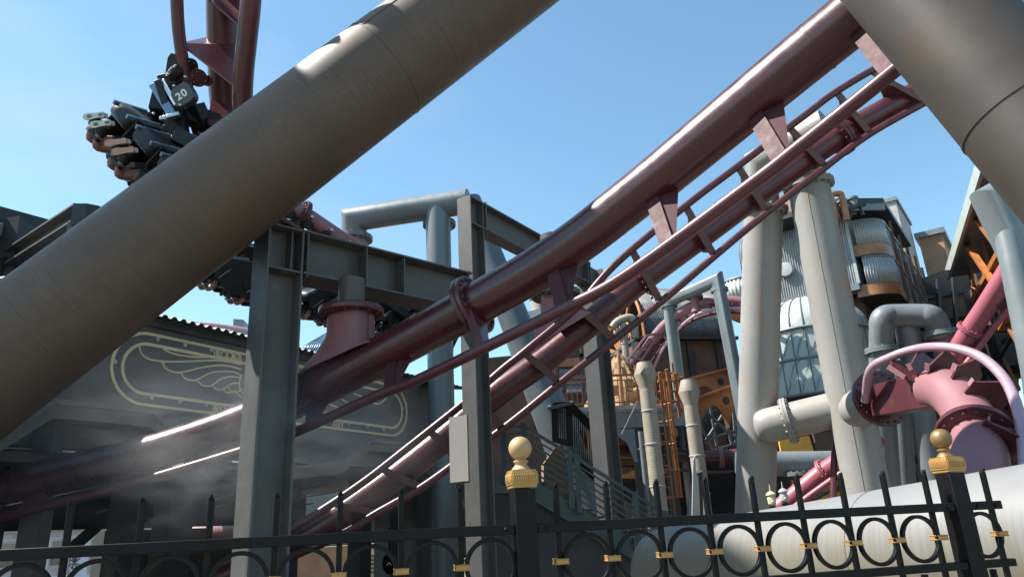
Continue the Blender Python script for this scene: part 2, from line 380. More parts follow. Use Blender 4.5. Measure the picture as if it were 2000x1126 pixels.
# ------------------------------------------------------------------ foreground A-frame of big brown pipes
def weld(m, c, ax, r): m.flatring(c, ax, r + .006, r - .02, .02, 48)
BK = 1.45; BR = .45 * BK
apex = P(1700, -580, 1.45 / (.1873 - 3.67e-5 * 1700))
t = thing('support_pipe', 'huge weathered brown pipe rising diagonally from the left edge to the top of the sky', 'pipe support', base(P(-900, 1385, 4.51 * BK)))
m = MB(); a = P(-700, 1234, BK / (.1873 + 3.67e-5 * 700)); m.tube([a, apex], BR, 64)
for px in (752,): 
    D = BK / (.1873 - 3.67e-5 * px); weld(m, P(px, 705 - .756 * px, D), BRN_AX, BR)
# long seam along the pipe beyond the weld
bx = BRN_AX.normalized(); c0 = P(752, 705 - .756 * 752, BK / (.1873 - 3.67e-5 * 752))
side = (UP * .93 + RT * .1 - FW * .60); side = (side - bx * side.dot(bx)).normalized()
m.tube([c0 + side * BR, c0 + side * BR + bx * 4.4], .010, 6)
m.build('pipe_body', M('brown'), t)
t = thing('support_pipe', 'huge brown pipe leg crossing the top right corner, in front of the near track', 'pipe support', base(P(2500, 772, 3.4)))
m = MB(); e_ = P(1000, -884, .85 / (.134 - 450 * 1.0e-4)); b = P(2600, 880, .85 / (.134 + 1150 * 1.0e-4)); b = e_ + (b - e_) * (e_.z / (e_.z - b.z)); m.tube([e_, b], .385, 64)
axr = (b - e_).normalized(); weld(m, min((e_.lerp(b, k / 400) for k in range(400)), key=lambda p: abs((p - EYE).dot(RT) / (p - EYE).dot(FW) * F_PX + 1000 - 2000)), axr, .385)
m.build('pipe_body', M('brownshade'), t)

# ------------------------------------------------------------------ big pale pipe low on the right
t = thing('pale_pipe', 'fat pale grey pipe lying behind the right half of the fence', 'pipe', base(P(1700, 1100, 6)))
a, b = P(1305, 1128, 7.5), P(2350, 1048, 3.7); b = a + (b - a) * 1.9; ax = (b - a).normalized(); r = .5
m = MB(); n_ = (b - a).length
m.lathe(a, ax, [(0, -.02), (r * .8, -.02), (r * .93, 0), (r * .985, .035), (r, .09), (r, n_)], 72)
m.flatring(a + ax * n_ / 1.9 * .60, ax, r + .004, r - .05, .012, 72)
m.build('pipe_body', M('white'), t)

# ------------------------------------------------------------------ coaster tracks
def stretch(pts, seg=8): return smooth_path([P(*p) for p in pts], seg)
def flange(c, ax, R, r, th=.05, nb=18, br=.02):
    m = MB(); ax = Vector(ax).normalized()
    m.lathe(c - ax * (th + .004), ax, [(r, 0), (R - .006, 0), (R, .006), (R, th - .006), (R - .006, th), (r, th)], 48)
    m.lathe(c + ax * .004, ax, [(r, 0), (R - .006, 0), (R, .006), (R, th - .006), (R - .006, th), (r, th)], 48)
    rb = (R + r) / 2 + .01
    m.bolts(c + ax * (th + .004), ax, rb, nb, br, br * 1.4, 1); m.bolts(c - ax * (th + .004), ax, rb, nb, br, br * 1.4, -1)
    return m
def nearest(path, q):
    best = min(range(len(path) - 1), key=lambda i: (path[i].lerp(path[i + 1], .5) - q).length)
    a, b = path[best], path[best + 1]; d = (b - a); tt = max(0, min(1, (q - a).dot(d) / d.dot(d)))
    return a + d * tt, d.normalized()
def arm(path_s, q, ax, m, w=.17, th=.03, r=.2, flare=.22):   # bracket from the spine to a rail point, with a flared gusset
    c, _ = nearest(path_s, q); v = (q - c); L = v.length; v.normalize(); n = ax.cross(v).normalized()
    a0 = c + v * r * .55
    m.prism([a0 - ax * w * .75 - n * th / 2, a0 + ax * w * .75 - n * th / 2, q + ax * w / 2 - n * th / 2 - v * .03, q - ax * w / 2 - n * th / 2 - v * .03], n * th)
    # web at right angles, thicker at the spine
    m.prism([c + v * r * .5 - n * flare - ax * .013, c + v * r * .5 + n * flare - ax * .013, q + n * .045 - ax * .013 - v * .03, q - n * .045 - ax * .013 - v * .03], ax * .026)
# --- near track
RS = .25
SP1 = [(-250, 1008, 9.0), (0, 950, 9.1), (150, 920, 9.2), (300, 884, 9.3), (440, 838, 9.35), (530, 801, 9.3), (650, 742, 9.1), (800, 664, 8.75), (948, 583, 8.35), (1040, 530, 8.15), (1130, 470, 7.95), (1215, 404, 7.7), (1305, 332, 7.4), (1500, 170, 6.8), (1683, 20, 6.3), (1900, -162, 5.75), (2050, -290, 5.45)]
RL1 = [(-250, 1060, 8.8), (0, 1008, 8.8), (220, 955, 8.9), (460, 884, 8.95), (568, 847, 8.85), (736, 772, 8.4), (814, 742, 8.15), (960, 672, 7.7), (1100, 603, 7.4), (1222, 538, 7.1), (1460, 365, 6.45), (1566, 283, 6.15), (1767, 121, 5.65), (1950, -40, 5.25)]
t = thing('coaster_track', 'near maroon roller coaster track climbing across the picture to the top right', 'coaster track', base(P(800, 664, 8.1)))
s1 = stretch(SP1); MBs = MB().tube(s1, RS, 48)
for px, py, D in ((1596, 91, 6.5), (600, 768, 9.2)):
    c, ax = nearest(s1, P(px, py, D)); MBs.flatring(c, ax, RS + .006, RS - .02, .025, 40)
MBs.build('spine', M('maroon'), t)
r1 = stretch(RL1); MB().tube(r1, .062, 20).build('rail', M('maroon2'), t)
# far rail, hidden behind the spine
r1b = []
for p in s1:
    q, ax = nearest(r1, p); off = q - p; a_ = off.length
    back = (FW - ax * FW.dot(ax)).normalized(); dn = (-UP + ax * UP.dot(ax)).normalized()
    r1b.append(p + back * .66 - dn * .06)
MB().tube(r1b, .062, 14).build('rail', M('maroon2'), t)
for px, py in ((215, 957), (345, 920), (612, 828), (757, 764), (1105, 600), (1297, 485), (1531, 310), (1730, 152), (60, 995)):
    q = min(r1, key=lambda p: abs(((p - EYE).dot(RT) / (p - EYE).dot(FW)) * F_PX + 1000 - px))
    c, ax = nearest(r1, q); cc0, _ = nearest(s1, c); m = MB(); m.bar(cc0 + (c - cc0) * .2, c, .05, .15, ax); m.build('tie', M('maroonmatte'), t)
    cc, _ = nearest(s1, c); qb, _ = nearest(r1b, cc); v = (c - cc).normalized(); bk = (qb - cc).normalized()
    m = MB(); m.bar(cc, qb, .05, .16, ax); m.build('tie', M('maroonmatte'), t)
    m = MB(); m.prism([c + ax * .065, cc + v * RS * .6 + ax * .07, cc + v * RS * .55 + bk * .18 + ax * .33, c + ax * .085 + bk * .02], bk * .02)
    m.build('gusset', M('maroonmatte'), t)
c, ax = nearest(s1, P(922, 598, 8.4))
fm = flange(c, ax, .37, RS - .01, .055, 20, .022); q, _ = nearest(r1, c + (P(945, 680, 7.75) - c))
v = (q - c).normalized(); 
fm.prism([c + v * .26 - v.cross(ax) * .16 - ax * .05, c + v * .26 + v.cross(ax) * .16 - ax * .05, q + v.cross(ax) * .05 - ax * .05, q - v.cross(ax) * .05 - ax * .05], ax * .10)
fm.build('flange', M('maroon2'), t)
# saddle hanging the near track from the portal beam
c, ax = nearest(s1, P(680, 727, 9.0)); top = P(686, 604, 9.2)
hz = Vector((ax.x, ax.y, 0)).normalized(); pz = hz.cross(Z)
m = MB(); m.lathe(top - Z * .075, Z, [(.30, 0), (.405, 0), (.41, .008), (.41, .072), (.405, .08), (.0, .08)], 40)
m.bolts(top - Z * .075, -Z, .35, 14, .022, .03); m.bolts(top, Z, .35, 14, .022, .03)
m.build('saddle_flange', M('maroon2'), t)
m = MB(); secs = []
for k in range(15):
    f_ = k / 14; zz = -.07 - .62 * f_; fl_ = max(0, f_ - .40) / .60
    a_ = .275 + .36 * fl_ ** 1.8; b_ = .225 + .02 * f_; sh = -.20 * fl_ ** 1.5
    secs.append([top + Z * (zz + (.30 * (math.cos(q_) * a_) * fl_)) + hz * (sh + a_ * math.copysign(abs(math.cos(q_)) ** .8, math.cos(q_))) + pz * (b_ * math.copysign(abs(math.sin(q_)) ** .55, math.sin(q_))) for q_ in [2 * math.pi * i / 48 for i in range(49)]])
m.sheet(secs); m.build('saddle', M('saddlepink'), t, solid=.015)
# --- second track behind, seen from below with both rails
SP2 = [(430, 1130, 10.8), (540, 1075, 10.9), (650, 1015, 11.0), (760, 940, 11.2), (860, 862, 11.4), (968, 770, 11.6), (1060, 705, 11.8), (1156, 628, 12.0), (1233, 562, 12.2), (1374, 458, 12.5), (1500, 364, 12.7), (1634, 270, 12.9), (1760, 198, 13.1), (1900, 122, 13.3), (2050, 50, 13.5)]
LL2 = [(440, 1100, 10.5), (560, 1037, 10.6), (619, 1002, 10.7), (711, 940, 10.85), (796, 874, 11.0), (909, 784, 11.2), (980, 722, 11.35), (1025, 686, 11.4), (1125, 601, 11.6), (1207, 511, 11.8), (1343, 399, 12.1), (1438, 327, 12.3), (1571, 226, 12.5), (1637, 177, 12.6), (1753, 110, 12.8), (1900, 40, 13.0), (2050, -30, 13.2)]
RR2 = [(560, 1090, 10.6), (673, 1040, 10.7), (735, 1002, 10.8), (822, 952, 10.95), (898, 898, 11.1), (1000, 823, 11.25), (1094, 747, 11.4), (1204, 660, 11.65), (1295, 586, 11.85), (1460, 446, 12.2), (1610, 328, 12.5), (1700, 261, 12.65), (1826, 190, 12.85), (1950, 122, 13.0), (2050, 70, 13.2)]
TI2 = [((1809, 80), (1900, 150)), ((1700, 141), (1809, 199)), ((1634, 179), (1700, 261)), ((1541, 248), (1613, 326)), ((1440, 326), (1500, 414)), ((1340, 401), (1397, 500)), ((1236, 488), (1293, 588)), ((1128, 598), (1200, 663)), ((1022, 688), (1094, 747)), ((920, 775), (985, 834)), ((838, 842), (898, 898)), ((745, 915), (822, 952)), ((650, 980), (735, 1003))]
t = thing('coaster_track', 'second maroon roller coaster track running behind and below the near one', 'coaster track', base(P(1156, 628, 12)))
s2 = stretch(SP2); m = MB().tube(s2, .215, 40)
c, ax = nearest(s2, P(1200, 590, 12)); m.flatring(c, ax, .222, .2, .03, 36)
m.build('spine', M('maroon2'), t)
l2 = stretch(LL2); MB().tube(l2, .062, 16).build('rail', M('maroon2'), t)
r2 = stretch(RR2); MB().tube(r2, .062, 16).build('rail', M('maroon2'), t)
def px_of(p): d = p - EYE; k = d.dot(FW); return (d.dot(RT) / k * F_PX + 1000, 563 - d.dot(UP) / k * F_PX)
def bypx(path, x): return min(path, key=lambda p: abs(px_of(p)[0] - x))
l2f = smooth_path(l2, 4); r2f = smooth_path(r2, 4)
for i, (a, b) in enumerate(TI2):
    A = bypx(l2f, a[0]); B = bypx(r2f, b[0]); cc, ax = nearest(s2, (A + B) / 2)
    m = MB(); x = (B - A).normalized(); n = ax.cross(x).normalized()
    if n.dot(FW) < 0: n = -n
    w_ = .10
    m.prism([A - ax * w_ * .6, A + ax * w_ * .6, B + ax * w_ * .6, B - ax * w_ * .6], n * .03)
    k = (A + B) / 2
    m.prism([A + x * .06 + n * .03, B - x * .06 + n * .03, cc + x * .24, cc - x * .24][::1], ax * .03)
    if i == 6:
        for s_ in range(7): m.lathe(A.lerp(B, .25 + s_ * .10) - ax * .09 - n * .02, -ax, [(.022, 0), (.022, .03), (.01, .045)], 6)
    m.build('tie', M('maroon2'), t)
# flange + saddle under the beam
c, ax = nearest(s2, P(1100, 675, 11.9)); hz = Vector((ax.x, ax.y, 0)).normalized(); pz = hz.cross(Z)
top = P(1085, 572, 11.9)
m = MB(); m.lathe(top - Z * .08, Z, [(.3, 0), (.40, 0), (.41, .01), (.41, .09), (.40, .10), (0, .10)], 36); m.bolts(top - Z * .08, -Z, .34, 12, .025, .03)
m.lathe(top, Z, [(.2, 0), (.2, .5)], 20); m.build('saddle_flange', M('steel'), t)
m = MB()
for sg in (-1, 1): m.prism([top + hz * x + Z * z + pz * .18 * sg for x, z in ((-.25, -.06), (-.27, -.5), (-.55, -1.02), (.55, -.42), (.3, -.35), (.25, -.06))], pz * .02)
m.build('saddle', M('pink'), t)
# support arm flange near the beige frame
c, ax = nearest(s2, P(1640, 268, 12.9)); flange(c, ax, .36, .2, .05, 12, .025).build('flange', M('maroon2'), t)

# --- top left track, nearly upright
t = thing('coaster_track', 'upright dark maroon track piece hanging into the top left sky', 'coaster track', base(P(435, 100, 10.6)))
s3 = stretch([(432, -260, 10.2), (433, -100, 10.4), (434, 20, 10.55), (436, 120, 10.7), (440, 200, 10.85), (452, 270, 11.0), (475, 350, 11.2), (505, 430, 11.5)])
MB().tube(s3, .222, 36).build('spine', M('maroon2'), t)
la = stretch([(350, -260, 9.6), (345, -120, 9.75), (345, -20, 9.85), (349, 60, 9.95), (360, 140, 10.05), (375, 215, 10.2), (395, 280, 10.3), (425, 360, 10.5)])
MB().tube(la, .085, 16).build('rail', M('maroon2'), t)
lb = stretch([(493, -260, 9.4), (493, -100, 9.5), (490, 0, 9.6), (483, 70, 9.7), (476, 140, 9.8), (474, 200, 9.9), (480, 270, 10.0), (500, 340, 10.2)])
MB().tube(lb, .135, 20).build('rail', M('maroon2'), t)
for a, b, e, f_ in (((352, 88), (472, 182), (405, 76), (470, 66)), ((405, 0), (478, 62), (460, 0), (480, -60)), ((405, 240), (478, 320), (415, 187), (470, 250)), ((360, -110), (490, -40), (400, -150), (480, -120))):
    pl = [P(a[0], a[1], 10.05), P(b[0], b[1], 9.85), P(b[0] - 2, b[1] - 90, 10.6), P(e[0], e[1], 10.75)]
    MB().prism(pl, UP * .03).build('tie', M('maroon2'), t)

# --- third track with the train behind the portal
t = thing('coaster_track', 'lilac maroon track descending behind the left portal, train hung below', 'coaster track', base(P(640, 450, 18)))
s4 = stretch([(380, 330, 16.2), (470, 358, 16.7), (545, 392, 17.2), (600, 425, 17.6), (660, 465, 18), (720, 505, 18.3), (800, 560, 18.8), (880, 620, 19.3)])
MB().tube(s4, .23, 28).build('spine', M('pink'), t)
for dx, dy, dD in ((-10, 26, -.5), (6, 22, .5)):
    MB().tube(stretch([(380 + dx, 330 + dy, 16.2 + dD), (470 + dx, 358 + dy, 16.7 + dD), (545 + dx, 392 + dy, 17.2 + dD), (600 + dx, 425 + dy, 17.6 + dD), (660 + dx, 465 + dy, 18 + dD), (720 + dx, 505 + dy, 18.3 + dD), (800 + dx, 560 + dy, 18.8 + dD), (880 + dx, 620 + dy, 19.3 + dD)]), .06, 10).build('rail', M('maroon2'), t)
c, ax = nearest(s4, P(590, 419, 17.5)); flange(c, ax, .37, .22, .05, 16, .03).build('flange', M('maroon2'), t)

# ------------------------------------------------------------------ more helpers
def mitre(m, pts, r, seg=28):
    pts = [Vector(p) for p in pts]; n = len(pts); ts = [(pts[i + 1] - pts[i]).normalized() for i in range(n - 1)]
    a, b = perp(ts[0]); off = [(a * math.cos(2 * math.pi * k / seg) + b * math.sin(2 * math.pi * k / seg)) * r for k in range(seg)]
    b0 = len(m.v); m.v += [pts[0] + o for o in off]
    for i in range(1, n):
        t1 = ts[i - 1]
        if i < n - 1:
            bi = (t1 + ts[i]).normalized(); ring = [o - t1 * (o.dot(bi) / t1.dot(bi)) for o in off]
            m.v += [pts[i] + o for o in ring]; off = [o - ts[i] * o.dot(ts[i]) for o in ring]
        else: m.v += [pts[i] + o for o in off]
    for i in range(n - 1):
        for k in range(seg):
            k2 = (k + 1) % seg; m.face([b0 + i * seg + k, b0 + i * seg + k2, b0 + (i + 1) * seg + k2, b0 + (i + 1) * seg + k])
    m.face([b0 + k for k in range(seg)][::-1]); m.face([b0 + (n - 1) * seg + k for k in range(seg)])
    return m
def collar(c, ax, R, r, th=.05, nb=16, br=.02):
    m = MB(); ax = Vector(ax).normalized(); c = Vector(c)
    for s in (-1, 1): m.lathe(c + ax * s * .003, ax * s, [(r, 0), (R, 0), (R, th), (r, th)], 32); m.bolts(c + ax * s * (th + .003), ax * s, (R + r) / 2 + .01, nb, br, br * 1.3)
    return m
def down(p, z=0): return Vector((p.x, p.y, z))

# ------------------------------------------------------------------ steel portals
Lb, Mb, Cb = down(P(514, 1000, 8.2)), down(P(938, 1000, 10.3)), down(P(1194, 1000, 13.6))
d1 = (Mb - Lb).normalized(); q1 = d1.cross(Z); d2 = (Cb - Mb).normalized(); q2 = d2.cross(Z)
zL = PY(535, 452, Lb.y).z; zM = PY(915, 392, Mb.y).z
t = thing('steel_portal', 'dark H-section portal with the wide column left of the picture middle', 'steel portal', Lb, 'dark steel portals')
MB().hbeam(Lb, down(Lb, zL), d1, .44, .48, .03, .022).build('column', M('steel'), t, bevel=.003)
bh = .60
e0 = down(Lb, zL - bh / 2) + d1 * .243; e1 = down(Mb, zL - bh / 2) - d1 * .2
MB().hbeam(e0, e1, Z, .48, bh, .026, .02).build('beam', M('steel'), t, bevel=.003)
def stiff(p, ax, up, w, h, th=.018): return MB().box(p, ax * th / 2, up * h / 2, ax.cross(up) * w / 2)
for z in (zL - .013, zL - bh + .013):
    MB().box(down(Lb, z), d1 * .209, q1 * .215, Z * .012).build('stiffener', M('steel'), t)
MB().box(down(Lb, zL - bh / 2) + d1 * .10 + q1 * .09, d1 * .009, q1 * .075, Z * (bh / 2 - .03)).build('stiffener', M('steel'), t)
L_ = (e1 - e0).length
for fr in (.33, .55):
    for sg in (-1, 1): MB().box(e0 + d1 * L_ * fr + q1 * .12 * sg, d1 * .009, q1 * .11, Z * (bh / 2 - .027)).build('stiffener', M('steel'), t)
c = P(686, 604, 9.3); zb = zL - bh; cst = e0 + d1 * max(0, (down(c, zb) - down(e0, zb)).dot(d1))
MB().lathe(Vector((c.x, c.y, c.z)), Z, [(.17, .001), (.17, max(.08, zb - c.z))], 24).build('hanger_stub', M('steel'), t)
t = thing('steel_portal', 'taller dark H-section portal right of the picture middle, with two columns', 'steel portal', Mb, 'dark steel portals')
MB().hbeam(Mb, down(Mb, zM), d2, .27, .36, .025, .02).build('column', M('steel'), t, bevel=.003)
MB().hbeam(Cb, down(Cb, zM), d2, .31, .58, .03, .02).build('column', M('steel'), t, bevel=.003)
bh2 = .48; e0 = down(Mb, zM - bh2 / 2) + d2 * .183; e1 = down(Cb, zM - bh2 / 2) - d2 * .293
MB().hbeam(e0, e1, Z, .28, bh2, .03, .02).build('beam', M('steel'), t, bevel=.003)
for z in (zM - .013, zM - bh2 + .013):
    MB().box(down(Mb, z), d2 * .152, q2 * .13, Z * .012).build('stiffener', M('steel'), t)
z0, z1 = PY(905, 812, Mb.y).z, PY(905, 940, Mb.y).z
MB().box(down(Mb, (z0 + z1) / 2) - d2 * .1835 - q2 * .22, d2 * .006, q2 * .17, Z * (z0 - z1) / 2).build('cover_plate', M('beige'), t)
c = P(1085, 572, 11.9); MB().lathe(c + Z * .5, Z, [(.2, 0), (.2, max(.1, zM - bh2 - c.z - .5))], 20).build('hanger_stub', M('steel'), t)

# ------------------------------------------------------------------ grey pipe gantry behind the left portal
t = thing('pipe_gantry', 'slate grey pipe gantry standing behind the two dark portals', 'pipe support', base(P(858, 900, 18.6)), 'grey pipe gantries')
m = MB(); A, B, C_ = P(691, 428, 19), P(915, 393, 18.4), None
rt = .33
mitre(m, [P(693, 482, 19.0), A, B], rt, 32); m.build('crossbar', M('gantry'), t)
foot = P(1175, 1060, 15.2)
MB().tube(lin(B - (foot - B).normalized() * .0, foot, 6), [.33, .34, .37, .41, .45, .48], 36).build('leg', M('grey'), t, 'raking leg widening towards the ground')
mid = A.lerp(B, .74); MB().tube([mid, down(mid)], .315, 32).build('leg', M('gantry'), t, 'upright leg')
collar(P(858, 438, 18.7), Z, .43, .31, .05, 16, .025).build('flange', M('gantry'), t)
collar(P(693, 466, 19.0), Z, .47, .32, .05, 16, .025).build('flange', M('gantry'), t)
MB().tube([P(693, 476, 19.0), P(698, 500, 18.9)], .27, 24).build('hanger', M('pink'), t)

# ------------------------------------------------------------------ beige A-frame
t = thing('a_frame_support', 'tall beige two-legged pipe support in the right half', 'pipe support', base(P(1580, 1050, 13.5)))
c1t, c1b = P(1491, 410, 14.0), P(1474, 1020, 13.5); dirn = (c1b - c1t).normalized(); c1b = c1t + dirn * (c1t.z / -dirn.z)
MB().tube([c1t, c1b], .365, 48).build('leg', M('beige'), t, 'left leg')
c2t, c2b = P(1579, 362, 13.6), P(1694, 960, 12.2); dirn = (c2b - c2t).normalized(); c2b = c2t + dirn * (c2t.z / -dirn.z)
MB().tube([c2t, c2b], .372, 48).build('leg', M('beige'), t, 'right leg raking to the right, with a long seam')
sm = MB(); o_ = (-RT * .5 - FW * .85); o_ = (o_ - dirn * o_.dot(dirn)).normalized(); sm.tube([c2t + o_ * .373, c2b + o_ * .373], .006, 6); sm.build('seam', M('beige'), t)
for c, ax in ((c1t, c1t - c1b), (c2t, c2t - c2b)):
    collar(c, ax, .46, .36, .05, 18, .028).build('flange', M('beige'), t)
q = P(1486, 318, 13.9); q2_ = P(1615, 243, 13.1)
m = MB(); mitre(m, [c1t, q, q2_], .30, 32); m.build('top_arm', M('beige'), t)
m = MB(); tp = P(1567, 300, 13.4); m.tube([c2t, tp], [.36, .30], 32); m.build('top_arm', M('beige'), t)
# cross pipe
x0, x1 = P(1476, 836, 13.3), P(1660, 793, 12.7); ax = (x1 - x0).normalized()
m = MB(); m.lathe(x0 - ax * .0, ax, [(.06, -.02), (.20, .015), (.27, .07), (.305, .17), (.315, .3), (.315, (x1 - x0).length)], 40)
m.build('cross_pipe', M('beige'), t)
collar(P(1540, 821, 13.1), ax, .42, .31, .045, 20, .024).build('flange', M('beige'), t)
y0, y1 = P(1672, 800, 11.9), P(1716, 779, 11.3); ax2 = (y1 - y0).normalized()
m = MB(); m.lathe(y0, ax2, [(.05, -.25), (.17, -.19), (.26, -.08), (.30, .05), (.31, .2), (.31, (y1 - y0).length)], 40); m.build('stub', M('beige'), t)

# ------------------------------------------------------------------ pink elbow track on the right
t = thing('coaster_track', 'pink coaster track elbow with a wide arched lilac rail behind the tarnished post', 'coaster track', base(P(1900, 950, 9)))
fl = y1 + ax2 * .10
m = MB(); m.lathe(y1 + ax2 * .01, ax2, [(.2, 0), (.44, 0), (.45, .01), (.45, .07), (.44, .08), (0, .08)], 44); m.bolts(y1 + ax2 * .09, ax2, .39, 20, .022, .025); m.bolts(y1 + ax2 * .01, -ax2, .39, 20, .022, .025)
m.build('flange', M('maroon2'), t)
sp = stretch([(1826, 760, 9.75), (1840, 760, 9.55), (1858, 768, 9.3), (1880, 792, 9.0), (1899, 830, 8.6), (1910, 872, 8.15), (1915, 930, 7.6), (1916, 1040, 6.8)])
MB().tube(sp, .285, 44).build('spine', M('pink'), t)
# box arm between flange and elbow
b0, b1 = P(1722, 782, 11.1), P(1846, 757, 9.5); bx_ = (b1 - b0).normalized(); up_ = (Z - bx_ * Z.dot(bx_)).normalized()
MB().bar(b0 + bx_ * .02, b1, .40, .46, up_).build('box_arm', M('maroon2'), t, bevel=.01)
ar = stretch([(1690, 782, 11.0), (1700, 722, 10.6), (1740, 697, 10.3), (1790, 681, 10.0), (1835, 677, 9.6), (1880, 683, 9.3), (1925, 703, 9.0), (1962, 740, 8.6), (1985, 790, 8.2), (1997, 850, 7.8), (2003, 930, 7.2), (2005, 1040, 6.6)])
MB().tube(ar, .062, 20).build('rail', M('pinkrail'), t)
ar2 = [p + FW * .75 + Z * .05 for p in ar[10:]]
for x, y, sx, sy in ((1740, 705, 1790, 752), (1790, 690, 1812, 745), (1848, 686, 1830, 745), (1905, 700, 1868, 765), (1955, 745, 1893, 800), (1990, 845, 1920, 862)):
    A = min(ar, key=lambda p: (px_of(p)[0] - x) ** 2 + (px_of(p)[1] - y) ** 2); c, ax = nearest(sp, A)
    s_ = min(sp, key=lambda p: (px_of(p)[0] - sx) ** 2 + (px_of(p)[1] - sy) ** 2)
    j = min(range(1, len(ar) - 1), key=lambda k: (ar[k] - A).length); tt = (ar[j + 1] - ar[j - 1]).normalized()
    v = (A - s_).normalized(); n = v.cross(tt).normalized()
    m = MB(); m.prism([s_ + v * .2 - n * .24, s_ + v * .2 + n * .24, A - v * .22 + n * .26, A - v * .05 + n * .03, A - v * .05 - n * .03, A - v * .22 - n * .26], tt * .028); m.build('tie', M('maroon2'), t)
    MB().bar(s_ + v * .30 - n * .25 - tt * .012, A - v * .2 - n * .27 - tt * .012, .07, .012, n).build('tie_edge', M('pink'), t)
c, ax = nearest(sp, P(1906, 856, 8.3)); m = flange(c, ax, .43, .275, .04, 18, .024); 
A = min(ar, key=lambda p: (px_of(p)[0] - 1996) ** 2 + (px_of(p)[1] - 860) ** 2); v = (A - c).normalized(); n = v.cross(ax).normalized()
m.prism([c + v * .3 - n * .3, c + v * .3 + n * .3, A + n * .06, A - n * .06], ax * .04); m.build('flange', M('maroon2'), t)

# ------------------------------------------------------------------ grey pipe gantry at the right
t = thing('pipe_gantry', 'grey pipe gantry with square corners behind the beige support and pink arch', 'pipe support', base(P(1780, 950, 17)), 'grey pipe gantries')
m = MB(); l0 = P(1740, 1010, 16.4)
m.tube(smooth_path([l0, P(1723, 760, 16.2), P(1722, 645, 16.1), P(1723, 626, 16.1), P(1730, 618, 16.1), P(1748, 616, 16.1), P(1800, 616, 15.9), P(1817, 618, 15.8), P(1826, 625, 15.8), P(1832, 640, 15.8), P(1838, 655, 15.8)], 4), .26, 32)
m.build('crossbar', M('gantry'), t)
MB().tube([P(1768, 620, 16.2), P(1838, 1010, 15.6)], .25, 28).build('leg', M('gantry'), t, 'raking leg beneath the crossbar')
MB().tube([P(1752, 700, 17.2), P(1775, 1010, 17.2)], .22, 24).build('leg', M('gantry'), t, 'thin leg behind')
collar(P(1723, 684, 16.15), Z, .36, .27, .05, 16, .024).build('flange', M('gantry'), t)
collar(P(1840, 652, 15.8), Z, .38, .2, .05, 16, .024).build('flange', M('gantry'), t)
MB().tube([P(1841, 656, 15.8), P(1850, 730, 15.6)], .21, 24).build('hanger', M('pink'), t)

# pink track sloping down behind it
t = thing('coaster_track', 'pink coaster track sloping steeply in front of the dark truss hall, upper right', 'coaster track', base(P(1950, 600, 14)))
s5 = stretch([(1850, 720, 14.4), (1885, 660, 14.1), (1925, 600, 13.8), (1965, 536, 13.5), (2010, 462, 13.2), (2060, 380, 12.9)])
MB().tube(s5, .185, 28).build('spine', M('rose'), t)
r5 = stretch([(1880, 720, 14.0), (1910, 680, 13.9), (1960, 615, 13.6), (2000, 568, 13.3), (2060, 500, 12.9)]); MB().tube(r5, .06, 14).build('rail', M('rose'), t)
for x in (1905, 1962, 2005):
    q = bypx(r5, x + 6); c, ax = nearest(s5, q); m = MB(); arm(s5, q, ax, m, .15, .03, .18, .15); m.build('tie', M('maroon2'), t)
c, ax = nearest(s5, P(1886, 640, 14.05)); flange(c, ax, .25, .18, .03, 18, .016).build('flange', M('rose'), t)

# grey branching pipe, far right top
t = thing('pipe_gantry', 'thick grey branching pipe support at the far right edge under the brown leg', 'pipe support', base(P(2030, 900, 11)), 'grey pipe gantries')
m = MB(); mitre(m, [P(2060, 322, 11.5), P(1935, 392, 11), P(2030, 590, 10.6), P(2120, 900, 10.2)], .24, 36); m.build('crossbar', M('gantry'), t)
MB().tube([P(1962, 440, 10.85), P(2026, 720, 10.0), P(2080, 1080, 9.5)], [.16, .20, .22], 32).build('leg', M('gantry'), t)

# ------------------------------------------------------------------ sign wall building on the left
SW = Plane(P(290, 900, 11.0), R_(30))
S = SW.sz
ztop = S(290, 622)[1]
t = thing('sign_building', 'charcoal building with a gold winged oval emblem and corrugated roof edge', 'building', SW.at(4, 0))
uL, uR = -9.0, S(881, 730)[0]
zb = S(600, 905)[1]
MB().box(SW.at((uL + uR) / 2, (ztop + zb) / 2, -.15), SW.e * (uR - uL) / 2, SW.n * .15, Z * (ztop - zb) / 2).build('wall', M('wall'), t)
MB().box(SW.at(uR + .0, (ztop + zb) / 2, -3.3) - SW.e * .15, SW.e * .149, SW.n * 2.98, Z * (ztop - zb) / 2 * .999).build('wall', M('wall'), t)
# corrugated roof with sawtooth edge
grid = []
n = 420
for off, dz in ((.30, -.02), (-6, .9)):
    row = []
    for k in range(n + 1):
        u = uL + (uR + .3 - uL) * k / n; row.append(SW.at(u, ztop + dz + (.045 if k % 4 in (1, 2) else 0), off))
    grid.append(row)
MB().sheet(grid).build('roof', M('corrdark'), t, solid=.012, smooth=False)
MB().box(SW.at((uL + uR) / 2, ztop - .07, .04), SW.e * (uR - uL) / 2, SW.n * .04, Z * .055).build('eave_board', M('corrdark'), t)
